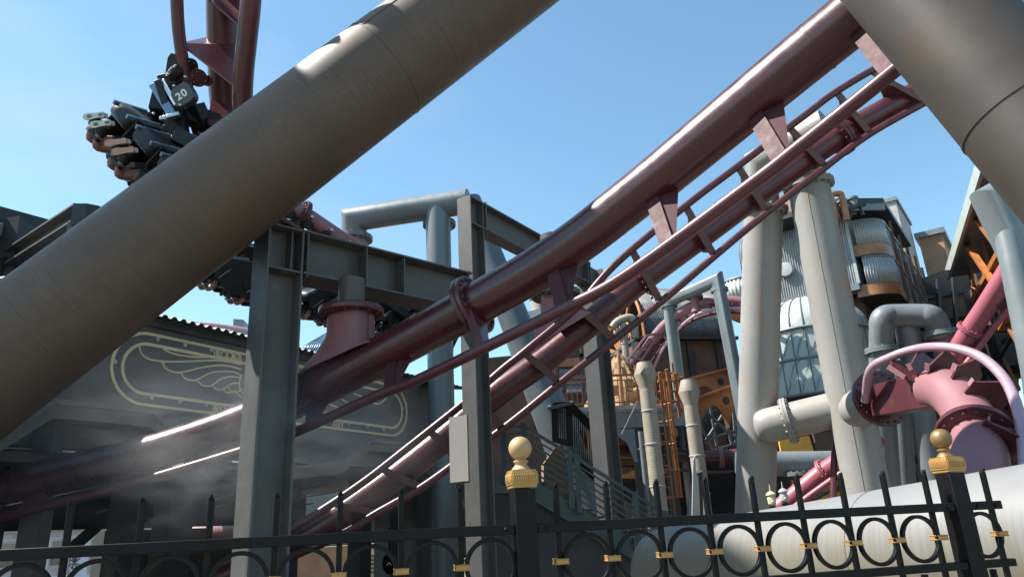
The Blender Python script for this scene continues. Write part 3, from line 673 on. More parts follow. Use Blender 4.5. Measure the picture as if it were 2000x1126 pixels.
# dark ceiling and rear wall of the open ground floor
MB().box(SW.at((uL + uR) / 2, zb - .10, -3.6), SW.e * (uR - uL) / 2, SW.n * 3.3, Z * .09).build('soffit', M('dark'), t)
def fascia(pts, depth, h, off):
    m = MB()
    q = [SW.hit(x, y, off) for x, y in pts]
    for a, b in zip(q, q[1:]):
        m.prism([a, b, b - Z * h, a - Z * h], SW.n * -depth)
        m.prism([a + SW.n * .05 + Z * .05, b + SW.n * .05 + Z * .05, b + SW.n * .05 - Z * .02, a + SW.n * .05 - Z * .02], SW.n * -.06)
    return m
fascia([(-160, 930), (0, 852), (108, 786), (200, 795), (296, 806), (335, 846), (400, 900)], .55, .20, .62).build('canopy_beam', M('wall'), t)
fascia([(440, 915), (560, 916), (668, 905), (722, 862), (780, 866), (840, 876), (870, 900)], .55, .18, .62).build('canopy_beam', M('wall'), t)
for xs in ((-200, 350), (440, 880)):
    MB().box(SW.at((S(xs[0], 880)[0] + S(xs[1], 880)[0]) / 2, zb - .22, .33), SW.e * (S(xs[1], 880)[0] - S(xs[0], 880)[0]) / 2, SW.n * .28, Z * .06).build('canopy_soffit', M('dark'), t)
# emblem
em = .035
def ribbon(m, pts, w, off=.012, n=5, closed=False):
    q = [SW.hit(x, y) for x, y in pts]
    q = smooth_path(q, n) if n > 1 else q
    if closed: q.append(q[0])
    for i in range(len(q) - 1):
        a, b = q[i], q[i + 1]; d = (b - a)
        if d.length < 1e-5: continue
        d.normalize(); s_ = d.cross(SW.n).normalized() * w / 2; a = a - d * w * .15; b = b + d * w * .15
        m.prism([a + s_, b + s_, b - s_, a - s_], SW.n * off)
c1, c2 = S(283, 722), S(745, 768)                     # centres of the two round ends
Ro = (S(283, 650)[1] - S(283, 790)[1]) / 2; zc = (S(283, 650)[1] + S(283, 790)[1]) / 2
ub = S(217, 716)[0]; ue = S(794, 803)[0]
def stadium(R):
    pts = []; ua, uc = ub + Ro, ue - Ro
    for k in range(37): a = math.pi / 2 + math.pi * k / 36; pts.append((ua + R * math.cos(a), zc + R * math.sin(a)))
    for k in range(37): a = -math.pi / 2 + math.pi * k / 36; pts.append((uc + R * math.cos(a), zc + R * math.sin(a)))
    pts.append(pts[0]); return pts
def stroke(m, pts, w, th=.014):
    for (a, b) in zip(pts, pts[1:]):
        A, B = SW.at(*a), SW.at(*b); d = B - A
        if d.length < 1e-6: continue
        d.normalize(); s_ = d.cross(SW.n) * w / 2
        m.prism([A + s_ - d * w * .05, B + s_ + d * w * .05, B - s_ + d * w * .05, A - s_ - d * w * .05], SW.n * th)
m = MB(); stroke(m, stadium(Ro), .045); m.build('emblem_outline', M('signgold'), t, smooth=False)
m = MB(); stroke(m, stadium(Ro * .70), .05); m.build('emblem_outline', M('signgold'), t, smooth=False)
m = MB()
for pl in ([(271, 675), (276, 690), (290, 701), (316, 705), (345, 706), (400, 704), (432, 704), (470, 711)],
           [(314, 674), (325, 685), (350, 693), (385, 697), (430, 697), (470, 703)],
           [(317, 707), (322, 718), (335, 725), (352, 727), (390, 718), (425, 713), (450, 715), (470, 721)],
           [(352, 727), (360, 738), (372, 742), (384, 741), (410, 728), (432, 725), (455, 726), (470, 732)],
           [(384, 742), (393, 751), (404, 753), (414, 752), (430, 740), (450, 735), (468, 737)],
           [(414, 752), (422, 759), (432, 760), (444, 754), (455, 748), (467, 748)],
           [(436, 760), (441, 766), (449, 766), (456, 763), (465, 765), (472, 758)], [(444, 754), (450, 763), (460, 766), (470, 760)],
           [(461, 766), (466, 771), (473, 776)], [(472, 731), (467, 745), (468, 758), (473, 768)],
           [(700, 756), (735, 744), (752, 752), (760, 762)], [(690, 768), (716, 778), (730, 787), (744, 786), (756, 774)], [(668, 780), (690, 790), (704, 782)], [(645, 790), (668, 796), (684, 788)], [(620, 800), (640, 805), (656, 797)]):
    m = MB(); ribbon(m, pl, .028, .012, 4); m.build('emblem_feather', M('signgold'), t, smooth=False)
for px, py in ((308, 662), (361, 673), (412, 683), (224, 706), (296, 776), (351, 783), (402, 790), (748, 774), (786, 797), (681, 826), (718, 832), (749, 838), (706, 829)):
    if px == 706: continue
    MB().lathe(SW.hit(px, py), SW.n, [(.036, 0), (.036, .012), (.02, .02)], 14).build('stud', M('dot'), t)
def text(body, size, origin, X, Y, m, name, parent, th=.008, spacing=1.0, xs=1.0):
    c = bpy.data.curves.new(name, 'FONT'); c.body = body; c.size = size; c.extrude = th; c.space_character = spacing; c.offset = size * .025
    o = bpy.data.objects.new(name, c); COL.objects.link(o); dg = bpy.context.evaluated_depsgraph_get(); dg.update()
    me = bpy.data.meshes.new_from_object(o.evaluated_get(dg)); bpy.data.objects.remove(o)
    X = X.normalized(); Y = Y.normalized(); Zn = X.cross(Y)
    off = Vector((0, 0, 0)); q = parent
    while q is not None: off += q.location; q = q.parent
    for v in me.vertices: v.co = origin + X * v.co.x * xs + Y * v.co.y + Zn * v.co.z - off
    me.materials.clear(); me.materials.append(m)
    r = bpy.data.objects.new(name, me); COL.objects.link(r); r.parent = parent; return r
hT = Ro * .2
# serif capitals drawn as thick and thin strokes on a 1 x 1.3 grid
def arcpts(cx, cy, rx, ry, a0, a1, n=12): return [(cx + rx * math.cos(R_(a0 + (a1 - a0) * k / n)), cy + ry * math.sin(R_(a0 + (a1 - a0) * k / n))) for k in range(n + 1)]
GL = {'R': ([([(.15, 0), (.15, 1)], 2), (arcpts(.15, .76, .5, .24, 90, -90), 1.3), ([(.3, .5), (.72, 0)], 2), ([(.02, 0), (.28, 0)], .8), ([(.02, 1), (.2, 1)], .8), ([(.66, 0), (.84, 0)], .8)], .85),
      'O': ([(arcpts(.48, .5, .42, .5, 0, 360, 24), 1.5)], 1.0),
      'K': ([([(.15, 0), (.15, 1)], 2), ([(.17, .42), (.68, 1)], .9), ([(.32, .56), (.74, 0)], 2), ([(.02, 0), (.28, 0)], .8), ([(.02, 1), (.28, 1)], .8), ([(.58, 1), (.8, 1)], .8), ([(.62, 0), (.86, 0)], .8)], .88),
      'B': ([([(.15, 0), (.15, 1)], 2), (arcpts(.15, .76, .42, .24, 90, -90), 1.3), (arcpts(.15, .26, .5, .26, 90, -90), 1.3), ([(.02, 0), (.2, 0)], .8), ([(.02, 1), (.2, 1)], .8)], .78),
      'G': ([(arcpts(.48, .5, .42, .5, 40, 325, 20), 1.5), ([(.82, .05), (.82, .42)], 1.8), ([(.66, .42), (.94, .42)], .8)], 1.0),
      'E': ([([(.15, 0), (.15, 1)], 2), ([(.02, 1), (.6, 1)], .9), ([(.15, .52), (.5, .52)], .9), ([(.02, 0), (.64, 0)], .9), ([(.6, 1), (.6, .82)], .9), ([(.64, 0), (.64, .2)], .9)], .72),
      'S': ([(arcpts(.32, .75, .24, .25, 30, 270, 12) + arcpts(.32, .25, .27, .25, 90, -150, 12), 1.5)], .66),
      'A': ([([(.05, 0), (.44, 1)], 1), ([(.44, 1), (.83, 0)], 2), ([(.2, .36), (.68, .36)], .8), ([(-.04, 0), (.16, 0)], .8), ([(.7, 0), (.95, 0)], .8)], .92),
      'N': ([([(.14, 0), (.14, 1)], 1), ([(.14, 1), (.8, 0)], 2), ([(.8, 0), (.8, 1)], 1), ([(.02, 0), (.28, 0)], .8), ([(.66, 1), (.94, 1)], .8)], 1.0),
      'Y': ([([(.04, 1), (.42, .45)], 2), ([(.8, 1), (.42, .45)], 1), ([(.42, .45), (.42, 0)], 2), ([(.28, 0), (.56, 0)], .8), ([(-.06, 1), (.16, 1)], .8), ([(.68, 1), (.92, 1)], .8)], .86)}
def letters(word, u, z, h, rot=0):
    k = h * 1.02
    for ch in word:
        st, adv = GL[ch]; m = MB()
        for pts, w_ in st: stroke(m, [(u + x * k, z + y * h) for x, y in pts], max(.015, .017 * w_ * h / .13), .012)
        m.build('letter', M('signgold'), t, smooth=False); u += adv * k
    return u
hh = Ro * .215; zt = zc + Ro * .85 - hh / 2; zbn = zc - Ro * .85 - hh / 2
u1 = S(421, 690)[0]; letters('ROOKB', u1, zt, hh)
MB().box(SW.at(u1 - .03, zt + hh / 2, .007), SW.e * .008, SW.n * .006, Z * hh * .62).build('emblem_divider', M('signgold'), t)
u2 = S(581, 722)[0]; letters('GES', u2, zt, hh)
MB().lathe(SW.at(u2 - .08, zt + hh / 2), SW.n, [(.03, 0), (.03, .012), (.015, .018)], 4).build('stud', M('dot'), t)
u3 = S(419, 795)[0]; letters('RO', u3, zbn, hh)
MB().box(SW.at(u3 - .03, zbn + hh / 2, .007), SW.e * .008, SW.n * .006, Z * hh * .62).build('emblem_divider', M('signgold'), t)
u4 = S(672, 828)[0]; wAN = (.92 + 1.0 + .86) * hh * 1.02; letters('ANY', u4 - wAN, zbn, hh)
# columns and bars of the open ground floor
for px, w_, Dd in ((20, .34, 0), (92, .22, -.9), (322, .36, -.4), (392, .44, -.1), (1, .2, -3)):
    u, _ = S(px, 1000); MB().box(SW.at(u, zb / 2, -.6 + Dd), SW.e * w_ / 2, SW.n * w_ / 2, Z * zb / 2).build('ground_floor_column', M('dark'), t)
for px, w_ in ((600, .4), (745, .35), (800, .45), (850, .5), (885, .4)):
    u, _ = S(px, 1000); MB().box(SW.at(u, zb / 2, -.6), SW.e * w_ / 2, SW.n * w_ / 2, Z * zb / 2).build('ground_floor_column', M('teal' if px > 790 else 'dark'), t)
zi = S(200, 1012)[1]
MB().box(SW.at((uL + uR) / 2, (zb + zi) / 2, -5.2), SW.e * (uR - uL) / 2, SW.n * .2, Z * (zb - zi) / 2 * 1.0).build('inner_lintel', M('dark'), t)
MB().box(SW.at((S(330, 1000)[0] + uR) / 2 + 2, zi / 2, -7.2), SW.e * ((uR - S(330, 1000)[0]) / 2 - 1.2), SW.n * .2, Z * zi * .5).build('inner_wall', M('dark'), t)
for a, b, w_ in (((190, 1000), (230, 990), .03), ((425, 938), (462, 932), .03), ((425, 950), (462, 947), .03), ((420, 975), (462, 962), .025), ((420, 990), (462, 976), .025), ((355, 968), (375, 963), .025), ((355, 985), (378, 981), .025), ((565, 960), (640, 945), .03), ((565, 975), (655, 960), .025), ((565, 990), (610, 982), .03)):
    A = SW.hit(*a, -2.4); B = SW.hit(*b, -2.4); MB().bar(A, B, .03, w_).build('handrail_bar', M('gantry'), t)
A, B = SW.hit(140, 1070, -3.2), SW.hit(218, 1002, -3.2); MB().bar(A, B, .16, .16).build('diagonal_brace', M('dark'), t)

# dark timber roof frame at upper left
t = thing('roof_frame', 'dark steel roof frame jutting out above the brown pipe at the left edge', 'roof frame', base(P(60, 480, 12)))
FR = Plane(P(80, 480, 11.5), R_(33))
d_ = FR.e
a_ = P(163, 420, 10.6); r_ = ray(-40, 548); MB().hbeam(EYE + r_ * ((a_.z - EYE.z) / r_.z), a_, Z, .30, .30, .03, .02).build('beam', M('steel'), t)
MB().bar(a_ - Z * .16, down(a_), .26, .26).build('post', M('steel'), t)
MB().box(a_ + RT * .03, RT * .1, FW * .17, Z * .17).build('end_block', M('slab'), t)
for a, b, wd in (((-120, 395, 11.5), (95, 450, 13.5), .40), ((-120, 470, 11.6), (60, 500, 13.2), .5), ((-120, 420, 12.5), (60, 452, 13), .3)):
    MB().bar(P(*a), P(*b), wd, wd * .7).build('beam', M('slab'), t)
MB().bar(P(-60, 470, 11), P(30, 432, 13), .16, .2).build('cross_beam', M('beige'), t)
MB().bar(P(10, 600, 11.9), P(30, 440, 12.5), .55, .5).build('post', M('slab'), t)
MB().box(P(-10, 560, 12.3), RT * .45, UP * .5, FW * .5).build('roof_block', M('darkwall'), t)

# ------------------------------------------------------------------ background helpers
def quad_slab(pl, pts, th, off=0): return MB().prism([pl.hit(x, y, off) for x, y in pts], pl.n * -th)
def zat(px, py, Y): return PY(px, py, Y).z
def box_between(pl, u0_, u1_, z0_, z1_, o0, o1):
    return MB().box(pl.at((u0_ + u1_) / 2, (z0_ + z1_) / 2, (o0 + o1) / 2), pl.e * (u1_ - u0_) / 2, pl.n * (o1 - o0) / 2, Z * (z1_ - z0_) / 2)
def ripple(fn, ulist, vlist, amp, per):                  # corrugated sheet: fn(u, v) -> point, normal
    g_ = []
    for v in vlist:
        row = []
        for u in ulist:
            p, n = fn(u, v); row.append(p + n * amp * math.sin(2 * math.pi * u / per))
        g_.append(row)
    return MB().sheet(g_)
def frange(a, b, n): return [a + (b - a) * i / (n - 1) for i in range(n)]

# ------------------------------------------------------------------ tall riveted building on the right
A = PY(1708, 700, 26.0); TBn = Plane((A.x, A.y, 0), R_(36)); EF = Plane((A.x, A.y, 0), R_(126))
t = thing('tall_building', 'tall brown building with corrugated zinc front and curved balconies, upper right', 'building', TBn.at(5, 0, -3))
zt_, zb_ = EF.sz(1640, 398)[1], EF.sz(1600, 572)[1]
uL_, uR_ = EF.sz(1500, 480)[0] - 1.2, -.05
rq = 1.3
def prof(v):                                             # v in 0..1 up the front then over the shoulder
    H = zt_ - zb_ - rq; arc = rq * math.pi / 2; s_ = v * (H + arc)
    if s_ <= H: return (zb_ + s_, 0.0, Vector(EF.n))
    a = (s_ - H) / rq; return (zb_ + H + rq * math.sin(a), -rq * (1 - math.cos(a)), EF.n * math.cos(a) + Z * math.sin(a))
def fn(u, v): z, o, n = prof(v); return EF.at(u, z, o + .15), n
ripple(fn, frange(uL_, uR_, 8 * 46 + 1), frange(0, 1, 18), .035, (uR_ - uL_) / 46).build('corrugated_front', M('corr'), t)
pr = [EF.at(uR_ + .02, prof(v)[0], prof(v)[1] + .19) for v in frange(0, 1, 18)] + [EF.at(uR_ + .02, zt_ - .5, -rq - .4), EF.at(uR_ + .02, zb_, -.7)]
MB().prism(pr, EF.e * .12).build('front_edge', M('corr'), t)
box_between(EF, uL_, uR_ + .1, zb_ - .25, zb_, -.4, .26).build('front_band', M('gantry'), t)
box_between(EF, uL_, uR_ - .02, 0, zt_ - .9, -14, -.75).build('wall', M('brickbrown'), t)
# upper left copper storey behind the beige legs
box_between(EF, uL_, EF.sz(1552, 470)[0], zt_ - .6, zt_ + 1.6, -4, -1.2).build('attic', M('plaster'), t)
# balconies with curved corrugated ends, running back along the facade
def balcony(zl, zh, w0, rad, lab):
    out = w0
    path = []
    for k in range(13): a = math.pi - math.pi / 2 * k / 12 ; path.append((.1 + rad + rad * math.cos(a), out - rad + rad * math.sin(a)))
    def fb(u, v):
        j = u * (len(path) - 1); i = min(int(j), len(path) - 2); f_ = j - i
        x = path[i][0] * (1 - f_) + path[i + 1][0] * f_; o = path[i][1] * (1 - f_) + path[i + 1][1] * f_
        d_ = Vector((path[i + 1][0] - path[i][0], path[i + 1][1] - path[i][1])).normalized()
        return TBn.at(x - .15, v, o), (TBn.e * -d_.y * 1 + TBn.n * d_.x)
    q = MB(); q.prism([TBn.at(x - .15, zl - .45, o) for x, o in [(path[0][0], -.1)] + path + [(15, out), (15, -.1)]], Z * .45); q.build('balcony_floor', M('copper'), t)
    MB().prism([TBn.at(x - .13, zl - .48, o - .02) for x, o in [(path[0][0], -.1)] + path + [(15, out), (15, -.1)]], Z * .028).build('balcony_soffit', M('dark'), t)
    us = frange(0, 1, 8 * 16 + 1); g_ = []
    for v in (zl, zh):
        row = []
        for u in us:
            p, n = fb(u, v); row.append(p + n * .02 * math.sin(2 * math.pi * u * 16))
        g_.append(row)
    MB().sheet(g_).build('balcony_front', M('corr'), t, lab, solid=.02)
    g2 = [TBn.at(x - .15, zh + .03, o) for x, o in path] + [TBn.at(14.4, zh + .03, out)]
    MB().tube(g2, .045, 8).build('balcony_rail', M('gantry'), t)
    box_between(TBn, path[-1][0] - .15, 14.4, zl, zh - .08, out - .03, out).build('balcony_panel', M('slab'), t)
    for u in (2.2, 4.2, 6.4, 8.6, 10.8, 13): MB().bar(TBn.at(u, zl - .4, out + .02), TBn.at(u, zh + .75, out + .02), .12).build('balcony_post', M('brickbrown'), t)
pB = TBn.at(0, 0, 1.15)
def zon(px, py): # height of a pixel on the balcony front line
    return PY(px, py, 25.2).z
balcony(zon(1690, 466), zon(1690, 421), 1.2, .95, 'upper curved corrugated balcony front')
balcony(zon(1690, 545), zon(1690, 494), 1.25, .95, 'lower curved corrugated balcony front')
zr = zon(1725, 396)
MB().prism([TBn.at(u, zr, o) for u, o in ((-1.1, -3), (-1.1, .1), (.1, 1.45), (6.2, 1.45), (6.2, -3))], Z * .22).build('roof', M('slab'), t)
MB().bar(TBn.at(-1.0, zr - .12, .1), TBn.at(.15, zr - .12, 1.42), .1, .3).build('roof_girder', M('gantry'), t)
for k in range(5):
    box_between(TBn, 1.2 + k * 2.3, 2.7 + k * 2.3, zon(1690, 466) + .2, zon(1690, 466) + 1.9, -.05, .03).build('window', M('glass'), t)
    box_between(TBn, 1.2 + k * 2.3, 2.7 + k * 2.3, zon(1690, 545) + .2, zon(1690, 545) + 1.9, -.05, .03).build('window', M('glass'), t)
# front lower slope and column
q = EF.hit(1537, 528, .16); MB().lathe(q, EF.n, [(.30, -.05), (.30, .18), (.27, .22), (.0, .24)], 24).build('vent_cover', M('corr'), t)
# copper pipe goosenecks on the roof
def goose(px, D, h, dx, r, par):
    a = P(px, 425, D); pts = [a, a + Z * h, a + Z * (h + .18) + RT * dx * .2, a + Z * (h + .2) + RT * dx * .8, a + Z * (h + .05) + RT * dx, a + RT * dx - Z * .1]
    MB().tube(smooth_path(pts, 5), r, 14).build('roof_pipe', M('copper'), par)
goose(1631, 26.5, .78, .42, .12, t); goose(1612, 26.8, .40, .45, .11, t)

# zinc dome tank bay in front of it
Yk = 23.0; cx = PY(1588, 700, Yk); zk = [PY(1588, y, Yk - 1.5).z for y in (768, 700, 640, 560)]
t = thing('dome_tank', 'pale zinc domed tank with patterned panels between the two beige legs', 'tank', (cx.x, cx.y, 0))
rk = 1.85; c = Vector((cx.x, cx.y, 0))
MB().lathe(c, Z, [(rk, zk[0]), (rk * 1.01, (zk[0] + zk[1]) / 2), (rk, zk[1])], 56).build('lower_panels', M('tank'), t)
MB().lathe(c, Z, [(rk * .995, zk[1] + .04), (rk * .985, zk[2])], 56).build('upper_panels', M('tank'), t)
dome = [(rk * .985 * math.cos(R_(a)) , zk[2] + .05 + (zk[3] - zk[2]) * math.sin(R_(a))) for a in range(0, 91, 9)]
MB().lathe(c, Z, dome, 56).build('dome', M('tank'), t)
for z in (zk[0], zk[1] + .02, zk[2] + .02): MB().ring(c + Z * z, Z, rk + .0, .05, 56, 6).build('band', M('gantry'), t)
m = MB()
for k in range(28):
    a = 2 * math.pi * k / 28; o = Vector((math.cos(a), math.sin(a), 0))
    pts = [c + o * (rk + .012) + Z * zk[0], c + o * (rk + .012) + Z * zk[1], c + o * (rk * .985 + .012) + Z * zk[2]] + [c + o * (r + .01) + Z * z for r, z in dome[:-1]]
    m.tube(pts, .022, 5)
m.build('seam', M('gantry'), t)
m = MB()                                                  # embossed flame pattern on the panels
for k in range(28):
    for row, (za, zb2) in enumerate(((zk[0], zk[1]), (zk[1], zk[2]))):
        for j in range(7):
            a0 = 2 * math.pi * (k + .12 + .12 * (j % 6)) / 28; z = za + (zb2 - za) * (.08 + .13 * j); pts = []
            for q_ in range(6):
                a = a0 + .018 * math.sin(q_ * 1.5 + j + k * 1.7) + q_ * .010; o = Vector((math.cos(a), math.sin(a), 0))
                pts.append(c + o * (rk * (1.0 if row == 0 else .992) + .012) + Z * (z + q_ * .055))
            m.tube(pts, .008, 4, False)
m.build('embossed_pattern', M('tankline'), t)
MB().lathe(c, Z, [(rk * .35, zk[0] - 1.2), (rk * .85, zk[0] - .35), (rk * .98, zk[0] - .03)], 40).build('underside', M('dark'), t)
MB().lathe(c, Z, [(rk * .36, 0), (rk * .36, zk[0] - 1.1)], 24).build('stem', M('darkwall'), t)

# curved corrugated pod left of the beige leg
t = thing('balcony_pod', 'round corrugated balcony pod peeking out left of the beige support', 'balcony', base(P(1462, 600, 26)))
c = P(1466, 610, 26); zz = P(1466, 548, 26).z
pts = []
ripple(lambda u, v: (Vector((c.x + .95 * math.cos(u), c.y + .95 * math.sin(u), v)), Vector((math.cos(u), math.sin(u), 0))), frange(0, 2 * math.pi, 321), [c.z + .32, zz], .018, 2 * math.pi / 40).build('pod_front', M('corr'), t, solid=.02)
MB().lathe(Vector((c.x, c.y, 0)), Z, [(.55, c.z - .25), (.9, c.z), (.97, c.z + .12), (.97, c.z + .33)], 40).build('pod_base', M('copper'), t)
MB().ring(Vector((c.x, c.y, zz)), Z, .96, .04, 40, 6).build('pod_rail', M('gantry'), t)
MB().lathe(Vector((c.x, c.y, 0)), Z, [(.3, 0), (.35, c.z - .2)], 16).build('pod_stem', M('dark'), t)

# ------------------------------------------------------------------ tan block and concrete tower behind
BL = Plane(PY(1825, 500, 37), R_(126))
t = thing('stair_tower', 'sandy brown rendered block under a flat grey roof, above the dark gap', 'building', base(PY(1825, 500, 38)))
uu = BL.sz(1797, 480)[0], BL.sz(1850, 500)[0]; zz = BL.sz(1812, 545)[1] - 1.2, BL.sz(1842, 455)[1]
box_between(BL, uu[0], uu[1], 0, zz[1], -5, 0).build('wall', M('plaster'), t)
box_between(BL, uu[0] - .15, uu[1] + .2, zz[1], zz[1] + .3, -5.2, .2).build('roof', M('gantry'), t)
t = thing('concrete_tower', 'streaked grey concrete tower squeezed between balconies and sandy block', 'building', base(PY(1775, 500, 35)))
BT = Plane(PY(1768, 440, 35.5), R_(36)); u2_ = BT.sz(1758, 430)[0], BT.sz(1797, 520)[0]
box_between(BT, u2_[0], u2_[1], 0, BT.sz(1768, 424)[1], -4, 0).build('wall', M('stone'), t)
box_between(BT, u2_[0] - .1, u2_[1] + .1, BT.sz(1768, 424)[1], BT.sz(1768, 424)[1] + .2, -4.1, .1).build('coping', M('gantry'), t)

# ------------------------------------------------------------------ dark truss hall on the far right
HP = Plane(P(1858, 522, 30), R_(25)); zh_ = HP.A.z
t = thing('truss_hall', 'dark open hall with orange diagonal beams and a pale metal roof edge, far right', 'building', base(P(1930, 700, 27)))
u_n = HP.sz(1940, 322)[0]
# roof
MB().prism([HP.at(1.2, zh_ - .1, 0), HP.at(u_n - 6, zh_ - .1, 0), HP.at(u_n - 6, zh_ - .1, 9), HP.at(1.2, zh_ - .1, 9)], Z * .3).build('roof', M('gantry'), t)
MB().prism([HP.at(1.2, zh_ - .22, -.12), HP.at(u_n - 6.2, zh_ - .22, -.12), HP.at(u_n - 6.2, zh_ + .22, -.12), HP.at(1.2, zh_ + .22, -.12)], HP.n * .11).build('roof_edge', M('tank'), t)
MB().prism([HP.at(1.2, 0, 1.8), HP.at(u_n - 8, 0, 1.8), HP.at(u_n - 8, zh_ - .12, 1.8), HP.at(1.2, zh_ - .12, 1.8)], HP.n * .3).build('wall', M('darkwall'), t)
for i, (a, b, off, mt, wd) in enumerate((((1874, 455), (1950, 566), .25, 'orange', .26), ((1904, 424), (1962, 500), .25, 'orange', .22), ((1960, 480), (1900, 590), .4, 'orange', .3), ((1886, 455), (1902, 560), 1.0, 'copper', .16), ((1872, 470), (1896, 545), .6, 'copper', .14), ((1905, 430), (1932, 520), .7, 'copper', .16), ((1922, 400), (1925, 560), 1.2, 'slab', .2),
        ((1990, 575), (1955, 640), .4, 'orange', .3), ((1960, 620), (2010, 705), .5, 'copper', .2), ((1985, 600), (1990, 680), .6, 'orange', .12), ((1940, 660), (1990, 760), .9, 'copper', .18), ((1900, 560), (1925, 615), .5, 'orange', .2), ((1870, 560), (1900, 640), 1.2, 'slab', .18), ((1920, 660), (1975, 800), 1.2, 'copper', .16), ((1880, 530), (1915, 640), 1.4, 'copper', .15), ((1990, 690), (2030, 780), .6, 'orange', .16))):
    MB().bar(HP.hit(*a, off), HP.hit(*b, off), wd * (.62 if mt == 'orange' else .8), wd * .7, HP.n).build('diagonal_beam', M(mt), t)
for k in range(11):
    x = 1868 + k * 13; y = 520 - k * 17
    MB().bar(HP.hit(x, y + 20, 1.3), HP.hit(x + 46, y + 170, 1.3), .13, .1, HP.n).build('diagonal_beam', M('brickbrown'), t)
    if k % 2: MB().bar(HP.hit(x + 50, y + 40, 1.45), HP.hit(x + 22, y + 190, 1.45), .12, .1, HP.n).build('diagonal_beam', M('brickbrown'), t)
for y in (575, 640, 720, 800): 
    a, b = HP.hit(1868, y, 1.6), HP.hit(2040, y - 95, 1.6); MB().bar(a, b, .2, .2).build('wall_girder', M('slab'), t)
# dark link block between tall building and hall
LK = Plane(PY(1800, 700, 33.5), R_(100))
t = thing('link_building', 'dark recessed link block with a brown wall panel between tall building and truss hall', 'building', base(PY(1820, 700, 34)))
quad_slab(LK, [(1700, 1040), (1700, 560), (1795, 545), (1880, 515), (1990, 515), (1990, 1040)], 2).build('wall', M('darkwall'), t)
quad_slab(LK, [(1800, 585), (1880, 572), (1890, 615), (1808, 630)], .2, .2).build('wall_panel', M('brickbrown'), t)
quad_slab(LK, [(1795, 580), (1885, 566), (1885, 571), (1795, 586)], .4, .4).build('ledge', M('slab'), t)
for a, b in (((1800, 560), (1806, 700)), ((1832, 545), (1840, 690)), ((1862, 540), (1872, 690)), ((1790, 690), (1838, 960)), ((1820, 700), (1870, 985))): MB().bar(LK.hit(*a, .5), LK.hit(*b, .5), .16).build('mullion', M('slab'), t)
quad_slab(LK, [(1780, 846), (1825, 838), (1828, 862), (1783, 872)], .3, .4).build('transom', M('copper'), t)

# ------------------------------------------------------------------ low things right of the beige legs' feet
YB = Plane(PY(1590, 930, 18.5), R_(88))
t = thing('yellow_shed', 'ochre yellow panelled shed behind the feet of the beige support', 'shed', base(PY(1590, 930, 19)))
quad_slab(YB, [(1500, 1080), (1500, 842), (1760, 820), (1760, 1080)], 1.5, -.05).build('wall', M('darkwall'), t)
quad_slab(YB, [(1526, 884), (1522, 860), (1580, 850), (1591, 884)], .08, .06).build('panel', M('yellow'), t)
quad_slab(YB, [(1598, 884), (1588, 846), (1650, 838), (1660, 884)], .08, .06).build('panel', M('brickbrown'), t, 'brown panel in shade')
quad_slab(YB, [(1560, 912), (1600, 912), (1575, 945)], .08, .06).build('panel', M('yellow'), t)
quad_slab(YB, [(1552, 1040), (1556, 975), (1600, 955), (1660, 900), (1680, 1040)], .08, .06).build('panel', M('yellow'), t)
MB().bar(YB.hit(1570, 985, .12), YB.hit(1660, 935, .12), .2, .07).build('frame', M('slab'), t)
MB().bar(YB.hit(1590, 965, .12), YB.hit(1640, 955, .12), .12, .07).build('frame', M('slab'), t)
t = thing('duct_pipe', 'horizontal slate grey duct pipe crossing in front of the ochre shed', 'pipe', base(PY(1590, 905, 17.5)))
MB().tube([PY(1440, 906, 17.6), PY(1700, 903, 17.6)], .29, 28).build('pipe_body', M('gantry'), t)
collar(PY(1562, 925, 17.4), Z, .34, .2, .04, 12, .02).build('flange', M('gantry'), t)
MB().lathe(PY(1562, 935, 17.4), Z, [(.26, -1.5), (.26, 0)], 18).build('stub', M('maroon2'), t)
t = thing('coaster_track', 'small pink coaster track with flange rising in front of the ochre shed', 'coaster track', base(PY(1590, 950, 15)))
s6 = smooth_path([PY(1500, 1010, 15.4), PY(1560, 962, 15.2), PY(1605, 925, 15.0), PY(1660, 888, 14.6), PY(1720, 850, 14.3)], 8)
MB().tube(s6, .19, 26).build('spine', M('rose'), t)
MB().tube(smooth_path([PY(1520, 1015, 14.9), PY(1575, 972, 14.8), PY(1640, 926, 14.5), PY(1720, 875, 14.0)], 8), .06, 12).build('rail', M('rose'), t)
c, ax = nearest(s6, PY(1612, 919, 15)); flange(c, ax, .27, .18, .03, 16, .016).build('flange', M('rose'), t)
MB().tube(smooth_path([PY(1635, 838, 13.2), PY(1629, 900, 13.0), PY(1627, 1000, 12.9)], 8), .055, 14).build('guide_rail', M('maroon2'), t)
def lamp(px, py, D, lab, grey):
    c = P(px, py, D); t = thing('ornate_lamp', lab, 'lamp', down(c), 'small ornate lamps beside the pale pipe'); b = Vector((c.x, c.y, 0))
    k = .5
    MB().lathe(b, Z, [(.12, 0), (.10, .1), (.05, .2), (.03, c.z - .32 * k), (.05, c.z - .28 * k), (.03, c.z - .25 * k)], 16).build('pole', M('black'), t)
    MB().lathe(b, Z, [(.05 * k, c.z - .25 * k), (.10 * k, c.z - .2 * k), (.11 * k, c.z - .05 * k), (.09 * k, c.z), (.13 * k, c.z + .02 * k), (.13 * k, c.z + .05 * k), (.08 * k, c.z + .10 * k), (.02 * k, c.z + .13 * k), (.012 * k, c.z + .3 * k)], 20).build('lantern', M('stone' if grey else 'lamp'), t)
    MB().lathe(b + Z * (c.z - .12 * k) - FW * .1 * k, -FW, [(.045 * k, 0), (.04 * k, .02 * k), (.0, .025 * k)], 14).build('gauge', M('dot'), t)
lamp(1506, 968, 9.5, 'small cream lamp with a thin spike at the foot of the beige left leg', False)
lamp(1530, 962, 9.8, 'small grey lamp right of the cream one, in front of the dark shed wall', True)

